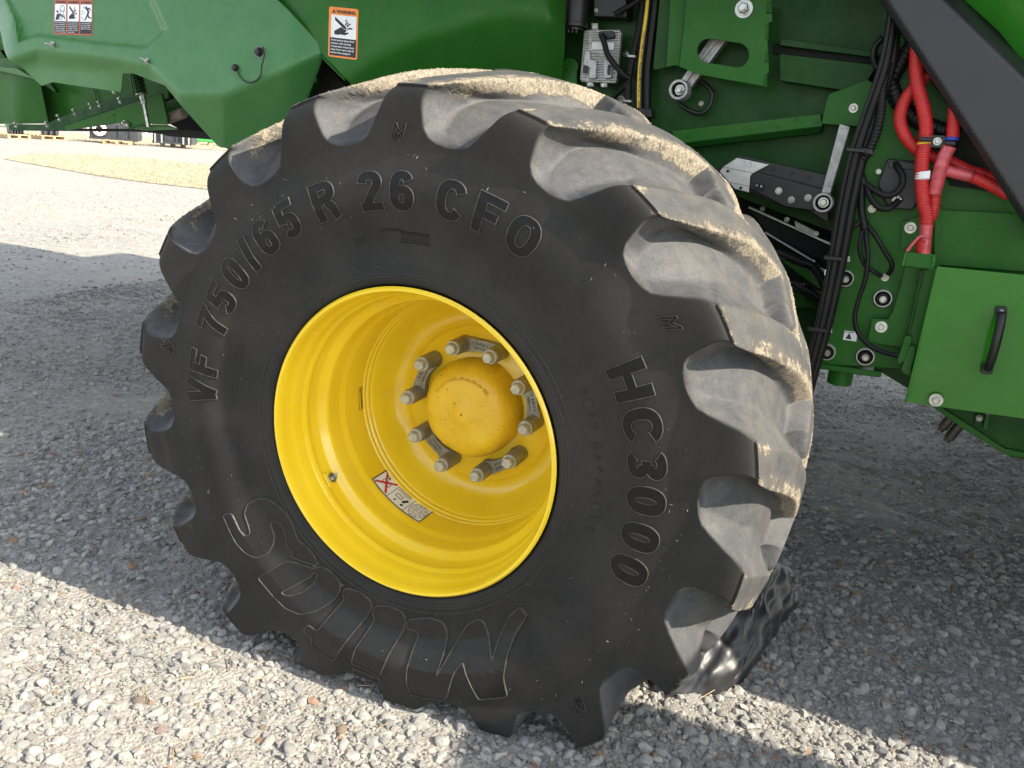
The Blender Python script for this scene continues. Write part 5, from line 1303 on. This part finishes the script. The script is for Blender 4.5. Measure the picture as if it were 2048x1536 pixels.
shp = Z1([(-160, -220), (-60, 60), (0, 190), (30, 330), (50, 375), (90, 405), (140, 430), (200, 490), (265, 548), (290, 542), (335, 525), (770, 590), (776, 570), (785, 470), (850, 468), (930, 500), (1050, 545), (1060, 552), (1180, 700), (1385, 925), (1410, 943), (1450, 948), (1540, 1040), (1900, 800), (2060, 380), (2060, 300), (1840, 60), (1765, -10), (1750, -220)])
sh = sheet('rear_shield', shp, shield_d, M['green_plastic'], HV, sp=4.2, th=.005)
sh['label'] = 'pale moulded green rear shield'
def on_shield(x, y, lift=.001): return shield_d(x, y)-lift
for hx, hy, wx, wy in ((340, 285, -52, -8), (945, 390, -48, -22)):
    x, y = hx/3.2, hy/3.2; Y = on_shield(x, y, .002); s = mpp(x, y, Y)
    wb = lathe('wing_bolt', [(0, 5.6*s), (-.003, 5.6*s), (-.0035, 4*s), (-.010, 3.6*s), (-.011, 2*s), (-.011, 0)], M['zinc'], sh, n=20); wb.location = at(x, y, Y)
    a = at(x, y, Y-.010); b_ = at(x+wx/3.2, y+wy/3.2, Y-.018); tube('wing', [a, a.lerp(b_, .5), b_], .0038, M['zinc'], sh, seg=8)
x, y = 1665/3.2, 335/3.2; Y = on_shield(x, y, .0)
ly = lathe('latch_ring', [(0, .019), (-.004, .019), (-.006, .017), (-.004, .0145), (0, .0145)], M['alu'], sh, n=28); ly.location = at(x, y, Y)
lk2 = lathe('latch_knob', [(0, .014), (-.008, .012), (-.018, .009), (-.02, 0)], M['black'], sh, n=20); lk2.location = at(x, y, Y)
cdp = [((1680, 300), .02), ((1690, 360), .022), ((1675, 420), .014), ((1668, 480), .008), ((1640, 515), .006), ((1600, 528), .005), ((1560, 515), .005), ((1530, 480), .006), ((1515, 440), .008)]
tube('latch_cord', [at(q[0]/3.2, q[1]/3.2, on_shield(q[0]/3.2, q[1]/3.2, l_)) for q, l_ in cdp], .0022, M['black'], sh, seg=8)
cpn = lathe('cord_cap', [(0, .010), (-.006, .011), (-.014, .008), (-.016, 0)], M['black'], sh, n=16); cpn.location = at(1512/3.2, 434/3.2, on_shield(1512/3.2, 434/3.2, .001))

# ---- warning labels
def sticker(quad, dfn, parent, name='warning_label', base='orange', rnd=.04):
    """quad = TL, TR, BR, BL in the view; returns the label and a painter"""
    TL, TR, BR, BL = [Vector(q) for q in quad]
    def px(u, v): return (TL*(1-u)+TR*u)*(1-v)+(BL*(1-u)+BR*u)*v
    asp = ((BL-TL).length+(BR-TR).length)/((TR-TL).length+(BR-BL).length)
    def P3(u, v, lay):
        q = px(u, v); return at(q.x, q.y, dfn(q.x, q.y)-.0012-.0005*lay)
    def poly(nm, polys, mat, lay, par):
        bm = bmesh.new()
        for pl_ in polys:
            us = [q[0] for q in pl_]
            n = 1
            try: bm.faces.new([bm.verts.new(P3(u, v, lay)) for u, v in pl_])
            except ValueError: pass
        bmesh.ops.triangulate(bm, faces=bm.faces)
        for f in bm.faces:
            f.normal_update()
            if f.normal.y > 0: f.normal_flip()
        return bm_obj(nm, bm, M[mat], par)
    ry = rnd/asp; c_ = []
    for cx, cy, a0 in ((rnd, ry, 180), (1-rnd, ry, 270), (1-rnd, 1-ry, 0), (rnd, 1-ry, 90)):
        for k in range(5): a = R(a0+k*22.5); c_.append((cx+rnd*math.cos(a), cy+ry*math.sin(a)))
    lab = poly(name, [c_], base, 0, parent)
    def text(lines, u, v, h, dv, mat, lay, bold=.01, maxw=None, center=False, nm='lettering'):
        bm = bmesh.new()
        for i, ln in enumerate(lines):
            V, F = text_tris(ln, bold); V = V/.7*h; w = (V[:, 0].max()-V[:, 0].min())*asp
            sx = asp*(min(1, maxw/w) if maxw else 1); x0 = V[:, 0].min()
            off = u-(V[:, 0].max()-x0)*sx/2 if center else u
            vs = [bm.verts.new(P3(off+(q[0]-x0)*sx, v+i*dv-q[1], lay)) for q in V]
            for f in F:
                try: bm.faces.new([vs[j] for j in f])
                except ValueError: pass
        bm.normal_update()
        for f in bm.faces:
            if f.normal.y > 0: f.normal_flip()
        return bm_obj(nm, bm, M[mat], lab)
    return lab, poly, text
hand = [[(345, 390), (600, 625), (635, 695), (560, 690), (345, 480)], [(620, 430), (635, 460), (610, 520), (590, 510), (600, 460)], [(660, 500), (670, 520), (610, 600), (583, 590), (600, 545)],
        [(715, 530), (720, 560), (670, 600), (645, 650), (625, 630), (640, 580)], [(640, 690), (690, 645), (770, 655), (760, 690), (690, 690), (640, 715)],
        [(500, 650), (560, 700), (640, 715), (590, 790), (610, 790), (660, 775), (685, 795), (600, 860), (460, 850), (435, 870), (335, 860), (335, 770)]]
def tri(u, v, w, h): return [(u, v), (u+w/2, v-h), (u+w, v)]
lab, poly, text = sticker([(658.3, 12.7), (717, 18.5), (714, 120), (656, 112.5)], lambda x, y: cen_d(x, y), cc, rnd=.07)
poly('picture_field', [[(.08, .155), (.94, .155), (.94, .61), (.08, .61)]], 'white', 1, lab)
poly('text_field', [[(.05, .61), (.95, .61), (.95, .965), (.05, .965)]], 'black_text', 1, lab)
poly('pictogram', [[(.08+(x-255)/600*.86, .155+(y-340)/610*.455) for x, y in p_] for p_ in hand], 'black_text', 2, lab)
poly('hazard_triangle', [tri(.10, .115, .13, .075)], 'black_text', 2, lab); poly('exclamation_mark', [[(.158, .107), (.172, .107), (.172, .098), (.158, .098)], [(.158, .093), (.172, .093), (.174, .063), (.156, .063)]], 'orange', 3, lab)
text(['WARNING'], .25, .118, .066, 0, 'black_text', 2, bold=.03, maxw=.66)
text(['Avoid serious injury from', 'contact with moving', 'components. Keep hands', 'away from vent until all', 'motion has stopped.'], .085, .672, .034, .062, 'white', 2, bold=.02, maxw=.80)
sq = [(x/3.2, y/3.2) for x, y in ((347, -6), (594, -1), (592, 228), (342, 220))]
lab, poly, text = sticker(sq, shield_d, sh, base='orange_old', rnd=.03); lab['label'] = 'faded triple warning label'
for k_ in range(3):
    u0, u1 = .025+.328*k_, .315+.330*k_
    poly('picture_field', [[(u0, .135), (u1, .135), (u1, .62), (u0, .62)]], 'white', 1, lab)
    poly('text_field', [[(u0, .62), (u1, .62), (u1, .955), (u0, .955)]], 'black_text', 1, lab)
    poly('hazard_triangle', [tri(u0+.01, .11, .045, .075)], 'black_text', 2, lab)
    text(['WARNING'], u0+.065, .108, .062, 0, 'black_text', 2, bold=.02, maxw=.215)
    uw = u1-u0
    if k_ == 1: pp = [[((x-255)/600, (y-340)/610) for x, y in p_] for p_ in hand]
    elif k_ == 0:
        pp = [[(.22+.09*math.cos(2*math.pi*j/10), .44+.075*math.sin(2*math.pi*j/10)) for j in range(10)], [(.05, .93), (.16, .62), (.30, .55), (.62, .60), (.62, .68), (.38, .68), (.34, .92)], [(.62, .60), (.80, .72), (.76, .78), (.60, .68)]]
        for cx, cy, ra, rb_ in ((.66, .26, .20, .19), (.52, .82, .13, .12)):
            pp += [[(cx+ra*math.cos(b0), cy+rb_*math.sin(b0)), (cx+ra*math.cos(b1), cy+rb_*math.sin(b1)), (cx+(ra-.03)*math.cos(b1), cy+(rb_-.03)*math.sin(b1)), (cx+(ra-.03)*math.cos(b0), cy+(rb_-.03)*math.sin(b0))] for b0, b1 in [(2*math.pi*j/18, 2*math.pi*(j+1)/18) for j in range(18)]]
        pp += [[(.47, .30), (.50, .30), (.42, .80), (.39, .80)], [(.84, .30), (.87, .30), (.66, .84), (.63, .84)], [(.78, .66), (.84, .64), (.92, .86), (.86, .90)]]
    else:
        pp = [[(.52+.08*math.cos(2*math.pi*j/10), .17+.07*math.sin(2*math.pi*j/10)) for j in range(10)], [(.46, .24), (.66, .20), (.80, .44), (.70, .62), (.56, .60), (.62, .42)], [(.66, .20), (.80, .18), (.92, .34), (.88, .38), (.78, .26), (.70, .30)], [(.70, .56), (.80, .72), (.97, .74), (.97, .80), (.74, .80), (.62, .64)],
              [(.58, .54), (.68, .62), (.46, .92), (.36, .92)], [(.46, .26), (.30, .20), (.26, .14), (.30, .12), (.36, .18), (.50, .20)], [(.04, .42), (.34, .34), (.34, .36), (.05, .44)], [(.04, .56), (.40, .46), (.40, .48), (.05, .58)], [(.06, .70), (.30, .90), (.28, .91), (.04, .72)]]
    poly('pictogram', [[(u0+x*uw, .135+y*.485) for x, y in p_] for p_ in pp], 'black_text', 2, lab)
    text([['Avoid serious injury', 'from entanglement.', 'Keep clear, shield', 'with the engine', 'running. Stop engine', 'and remove key.'], ['Avoid serious injury', 'from contact with', 'chopper blades.', 'Chopper rotates in', 'running position.', 'Keep clear.'], ['Avoid serious injury', 'from thrown objects.', 'Stay clear while', 'engine is running.']][k_], u0+.015, .675, .030, .052, 'white', 2, bold=.01, maxw=.26)

# ---- spreader housing glimpsed below the shield
hg = plate('spreader_housing', ZG([(-120, -200), (1500, -200), (1500, 300), (1230, 300), (860, 340), (420, 520), (-120, 525)]), .80, M['green'], HV, th=.01, dY=lambda x, y: 0)
hb = sheet('housing_drum', ZG([(-120, -60), (330, -60), (345, 100), (430, 520), (-120, 525)]), lambda x, y: .72+.00035*abs(x-40), M['green'], HV, sp=12)
plate('housing_rim', ZG([(-120, 0), (0, 12), (150, 30), (320, 130), (240, 110), (120, 80), (0, 56), (-120, 50)]), .70, M['green_plastic'], hb, th=.02)
ptube('panel_seam', [(*ZG([q])[0], .79) for q in ((350, 180), (385, 320), (425, 500))], .004, M['green_plastic'], hg)
ptube('panel_seam', [(*ZG([q])[0], .79) for q in ((828, 210), (845, 270), (858, 335))], .003, M['green_plastic'], hg)
ptube('panel_seam', [(*ZG([q])[0], .79) for q in ((1160, 90), (1175, 180), (1190, 280))], .003, M['green_plastic'], hg)
plate('fin', ZG([(395, 175), (450, 165), (497, 235), (485, 243)]), .74, M['green_dark'], hg, th=.02)
br = plate('angled_bracket', ZG([(390, 530), (700, 400), (860, 340), (1060, 300), (1230, 285), (1240, 320), (900, 430), (570, 545), (570, 578), (90, 578), (75, 550), (100, 525)]), .69, M['green_dark'], HV, th=.01, dY=lambda x, y: -.0003*(y-215))
bl = plate('bracket_plate', round_poly(ZG([(570, 545), (900, 430), (1240, 318), (1290, 290), (1410, 252), (1440, 262), (1495, 520), (1480, 530), (1260, 525), (1160, 570), (1140, 572), (1050, 515), (800, 550), (575, 582)]), 3), .665, M['green'], HV, th=.012)
bolt(*ZG([(1015, 445)])[0], .6645, 1.7, bl, washer=0, mat='void', name='hole', proud=.1)
for q in ((138, 515), (148, 548), (415, 512), (428, 545), (517, 450), (535, 487), (657, 400), (672, 435), (802, 348), (816, 384), (880, 330), (892, 365), (1062, 300), (1074, 332)):
    bolt(*ZG([q])[0], .665, 2.3, br, washer=1.3, proud=1.6)
bolt(*ZG([(1110, 518)])[0], .655, 3.8, bl, washer=1.4, stud=True); bolt(*ZG([(1142, 535)])[0], .66, 4, bl, washer=1.2)
bolt(*ZG([(1018, 240)])[0], .60, 3.4, hg, washer=1.3)
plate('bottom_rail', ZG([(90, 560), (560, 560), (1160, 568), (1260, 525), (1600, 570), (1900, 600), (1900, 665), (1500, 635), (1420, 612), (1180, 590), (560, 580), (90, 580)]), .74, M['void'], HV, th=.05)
plate('inner_strip', ZG([(1180, 570), (1270, 528), (1480, 532), (1600, 575), (1300, 585)]), .72, M['green_plastic'], HV, th=.01)
plate('mouth_shade', ZG([(1380, 230), (1560, 200), (1980, 690), (1600, 575), (1500, 520), (1440, 262)]), .85, M['void'], HV, th=.02)  # black sheet painted for the shade inside the opening
plate('spreader_vane', ZG([(1480, 330), (1560, 290), (1640, 380), (1490, 440)]), .76, M['green'], HV, th=.02)
bs2 = ptube('roller_brush', [(*ZG([(1500, 478)])[0], .72), (*ZG([(1640, 425)])[0], .72)], .020, simple('grey_bristle', (.30, .25, .20), .9, var=.3, vs=200, bmp=1, bs_=900), HV, rib=.004, amp=.2, seg=16)
plate('hood_side', [(-80, -150), (170, -150), (170, 20), (50, 165), (-80, 150)], .80, M['green'], HV, th=.01)
# spring and its threaded rod
a, b_ = at(*ZG([(1215, 60)])[0], .60), at(*ZG([(1262, 255)])[0], .60); ax = (b_-a); u_ = ax.normalized(); v1 = u_.orthogonal().normalized(); v2 = u_.cross(v1); pts = []
for k_ in range(8*14+1): t = k_/(8*14); an = 2*math.pi*8*t; pts.append(a+ax*t+.0165*(math.cos(an)*v1+math.sin(an)*v2))
tube('coil_spring', pts, .0042, M['green_dark'], HV, n=2, seg=8, step=.004)
bm = bmesh.new(); cyl_along(bm, b_, u_, .022, .005, 24); cyl_along(bm, b_+u_*.006, u_, .0115, .016, 6); cyl_along(bm, b_+u_*.024, u_, .0105, .013, 6)
cyl_along(bm, a-u_*.02, u_, .006, (ax.length+.045), 12); e_ = at(*ZG([(1318, 555)])[0], .60); cyl_along(bm, b_+u_*.037, (e_-b_).normalized(), .0070, (e_-b_).length-.037, 16); part('adjusting_rod', bm, 'zinc', bevel=.0006)

# ================================================================== black plastic sheet behind the tyre
G_ = [gnd(1290, 1385), gnd(1340, 1402), gnd(1440, 1399), gnd(1490, 1360), gnd(1528, 1296), gnd(1560, 1235), gnd(1570, 1180)]
T_ = [at(1548, 1142, .42), at(1571, 1170, .50), at(1566, 1215, .46), at(1500, 1180, .30), at(1440, 1215, .24), at(1395, 1290, .10), at(1340, 1350, .02)]
c_ = sum(G_, Vector())/len(G_)
bm = bmesh.new()
for q in G_+T_+[c_+Vector((-.10, .30, .10)), c_+Vector((-.18, .10, .12)), c_+Vector((0, .36, 0))]: bm.verts.new(q)
bmesh.ops.convex_hull(bm, input=bm.verts[:])
bmesh.ops.delete(bm, geom=[v for v in bm.verts if not v.link_faces], context='VERTS')
bmesh.ops.triangulate(bm, faces=bm.faces)
bmesh.ops.subdivide_edges(bm, edges=bm.edges[:], cuts=4, use_grid_fill=True, smooth=.25)
bmesh.ops.triangulate(bm, faces=bm.faces)
bmesh.ops.subdivide_edges(bm, edges=bm.edges[:], cuts=3, use_grid_fill=True)
bm.normal_update()
def creases(n, seed, amp, slope):
    r_ = np.random.default_rng(seed); g = r_.normal(0, slope, (n, 3)); g[:, 1] *= .6
    o_ = np.einsum('ij,ij->i', g, r_.uniform((-.30, -.35, -.05), (.30, .35, .28), (n, 3)))
    return g, -o_, amp
CR = [creases(16, 3, 1.0, .35), creases(60, 5, 1.0, .50)]
for v in bm.verts:
    q = np.array(v.co-c_); h_ = 0
    g, o_, a_ = CR[0]; h_ += np.abs(((g@q+o_+.02) % .080)-.040)
    for kk in range(5):
        h_ += .22*abs(((CR[1][0][kk]@q*2.2+CR[1][1][kk]) % .075)-.0375)
    h_ = float(np.min(np.atleast_1d(h_)))
    k_ = min(1, max(0, (v.co.z-.012)/.05)); v.co = v.co+v.normal*(.030-.70*h_+.016*mnoise.noise(v.co*7))*k_
for v in bm.verts: v.co -= c_
ps = bm_obj('plastic_sheet', bm, M['film'], None, autosmooth=38, loc=c_)
tag(ps, 'crumpled black plastic sheet lying on the gravel behind the foot of the big tyre', 'plastic sheet')

# ================================================================== parked attachments far behind
def gxy(px, py): g = gnd(px, py); return Vector((g.x, g.y, 0))
def face_frame(a, b):
    d = (b-a); d.z = 0; L = d.length; d.normalize(); n_ = Vector((-d.y, d.x, 0))
    if n_.dot(CAM-a) > 0: n_ = -n_
    ang_ = math.atan2(d.y, d.x); return L, ang_, d, n_
def pallet(a, b, label):
    L, ang_, d, n_ = face_frame(a, b); t = empty('pallet', (a+b)/2); t.rotation_euler = (0, 0, ang_); tag(t, label, 'pallet', 'wooden pallets on the verge')
    s_ = 1 if (Matrix.Rotation(ang_, 3, 'Z') @ Vector((0, 1, 0))).dot(n_) > 0 else -1
    for k in range(5): bm = bmesh.new(); y0 = s_*(.02+.22*k); add_box(bm, (-L/2, min(y0, y0+s_*.14), .12), (L/2, max(y0, y0+s_*.14), .145)); bm_obj('board', bm, M['wood'], t)
    for x in (-L/2, -.05, L/2-.1): bm = bmesh.new(); y0, y1 = sorted((0, s_*1.0)); add_box(bm, (x, y0, .02), (x+.1, y1, .12)); bm_obj('runner', bm, M['wood'], t)
    bm = bmesh.new(); y0, y1 = sorted((0, s_*.1)); add_box(bm, (-L/2, y0, 0), (L/2, y1, .02)); bm_obj('board', bm, M['wood'], t)
    return t, L, ang_, s_
def bucket(a, b, h, label, z0=.15, details=True, depth=.8):
    L, ang_, d, n_ = face_frame(a, b); t = empty('loader_bucket', (a+b)/2+Vector((0, 0, z0))); t.rotation_euler = (0, 0, ang_); tag(t, label, 'bucket', 'loader buckets on pallets')
    s_ = 1 if (Matrix.Rotation(ang_, 3, 'Z') @ Vector((0, 1, 0))).dot(n_) > 0 else -1
    bm = bmesh.new(); prof = [(0, 0), (0, h*.95), (.10, h), (.55, h), (.85, h*.15), (.6, 0)]
    A = [bm.verts.new((-L/2, s_*y*depth/.8, z)) for y, z in prof]; B = [bm.verts.new((L/2, s_*y*depth/.8, z)) for y, z in prof]
    for i in range(len(prof)): j = (i+1) % len(prof); bm.faces.new((A[i], A[j], B[j], B[i]))
    bm.faces.new(A); bm.faces.new(B[::-1]); bmesh.ops.recalc_face_normals(bm, faces=bm.faces); bm_obj('shell', bm, M['bucket'], t, bevel=.01)
    for x in (-L*.44, -L*.16, L*.12, L*.36):
        bm = bmesh.new(); y0, y1 = sorted((-s_*.06, s_*.001)); add_box(bm, (x-.03, y0, .02), (x+.03, y1, h*.93)); bm_obj('rib', bm, M['bucket'], t)
    bm = bmesh.new(); y0, y1 = sorted((-s_*.09, s_*.001)); add_box(bm, (-L/2, y0, -.02), (L/2, y1, .06)); bm_obj('cutting_edge', bm, M['bucket'], t)
    return t, L, s_
pallet(gxy(205, 287), gxy(262, 291), 'weathered wooden pallet under the black bucket with a coiled hose'); bk1, L1, s1_ = bucket(gxy(180, 284), gxy(276, 291), .62, 'wide black loader bucket with a white coiled hose on its back')
prof = [(.15+.03*math.cos(a), .03*math.sin(a)) for a in (0, 1, 2, 3, 4, 5)]
bm = bmesh.new()
for k in range(3):
    rr = .24-.05*k; cy_ = -s1_*(.10+.02*k); pts = [Vector((-L1*.28+rr*math.cos(t), cy_, .36+rr*math.sin(t))) for t in [2*math.pi*j/20 for j in range(21)]]
    o_ = tube('coiled_hose', pts, .022, M['far_white'], bk1, n=3, seg=6)
bm.free()
pallet(gxy(325, 293), gxy(372, 296), 'weathered wooden pallet under the black bucket with a silver coupling frame'); bk2, L2, s2_ = bucket(gxy(306, 292), gxy(384, 298), .60, 'black loader bucket with a silver coupling frame at its end')
for x in (-L2*.42, -L2*.25, L2*.30, L2*.44): bm = bmesh.new(); y0, y1 = sorted((-s2_*.13, -s2_*.04)); add_box(bm, (x-.025, y0, .0), (x+.025, y1, .58)); bm_obj('coupling_bar', bm, M['alu_light'], bk2)
pallet(gxy(16, 277), gxy(62, 279), 'left wooden pallet carrying a black toothed grapple'); pallet(gxy(84, 279), gxy(134, 281), 'wooden pallet carrying a black plate with round holes')
def lump(name, a, b, h, label, teeth, grp):
    L, ang_, d, n_ = face_frame(a, b); t = empty(name, (a+b)/2+Vector((0, 0, .15))); t.rotation_euler = (0, 0, ang_); tag(t, label, 'attachment')
    s_ = 1 if (Matrix.Rotation(ang_, 3, 'Z') @ Vector((0, 1, 0))).dot(n_) > 0 else -1
    bm = bmesh.new(); y0, y1 = sorted((s_*.1, s_*.5)); add_box(bm, (-L/2, y0, 0), (L/2, y1, h)); bm_obj('frame', bm, M['bucket'], t, bevel=.05)
    for k in range(teeth): bm = bmesh.new(); x = -L/2+L*(k+.2)/teeth; y0, y1 = sorted((-s_*.05, s_*.1)); add_box(bm, (x, y0, .0), (x+L*.45/teeth, y1, h*.9)); bm_obj('tine', bm, M['bucket'], t, bevel=.02)
    return t
lump('grapple', gxy(22, 276), gxy(50, 277.5), .38, 'black toothed grapple standing on the left wooden pallet', 5, None)
lump('hitch_plate', gxy(86, 278), gxy(120, 280), .38, 'black hitch plate standing on a wooden pallet', 3, None)
g0, g1 = gxy(384, 289), gxy(460, 294); L, ang_, d, n_ = face_frame(g0, g1); t = empty('header', (g0+g1)/2); t.rotation_euler = (0, 0, ang_); tag(t, 'low green implement on blocks right of the black buckets', 'implement')
s_ = 1 if (Matrix.Rotation(ang_, 3, 'Z') @ Vector((0, 1, 0))).dot(n_) > 0 else -1
bm = bmesh.new(); y0, y1 = sorted((0, s_*.8)); add_box(bm, (-L/2, y0, .15), (L/2, y1, .42)); bm_obj('frame', bm, M['far_green'], t, bevel=.03)
for x in (-L*.35, 0, L*.3): bm = bmesh.new(); y0, y1 = sorted((.05*s_, s_*.4)); add_box(bm, (x-.1, y0, 0), (x+.1, y1, .15)); bm_obj('block', bm, M['wood'], t)
# a green implement and pale trailers beyond
for (pa, pb, h, nm, mt, lb_, ct) in (((-60, 262), (16, 268), 1.0, 'field_implement', 'far_green', 'green field implement at the left end of the far verge', 'implement'),
                                 ((130, 268), (178, 271), .9, 'flat_trailer', 'far_white', 'pale trailer standing behind the left pallets', 'trailer'),
                                 ((276, 277), (306, 279), 1.1, 'storage_crate', 'far_white', 'pale crate between the two black buckets', 'crate')):
    a, b_ = gxy(*pa), gxy(*pb); a += (a-CAM).to_2d().to_3d()*.25; b_ += (b_-CAM).to_2d().to_3d()*.25; L, ang_, d, n_ = face_frame(a, b_); t = empty(nm, (a+b_)/2); t.rotation_euler = (0, 0, ang_); tag(t, lb_, ct)
    s_ = 1 if (Matrix.Rotation(ang_, 3, 'Z') @ Vector((0, 1, 0))).dot(n_) > 0 else -1
    for k in range(3):
        bm = bmesh.new(); y0, y1 = sorted((0, s_*1.0)); add_box(bm, (-L/2, y0, .25+h*k/3), (L/2, y1, .25+h*(k+.6)/3)); bm_obj('side_board', bm, M[mt], t, bevel=.02)
    for x in (-L/2, 0, L/2-.1): bm = bmesh.new(); y0, y1 = sorted((-s_*.05, s_*.1)); add_box(bm, (x, y0, 0), (x+.1, y1, h+.2)); bm_obj('post', bm, M[mt], t)
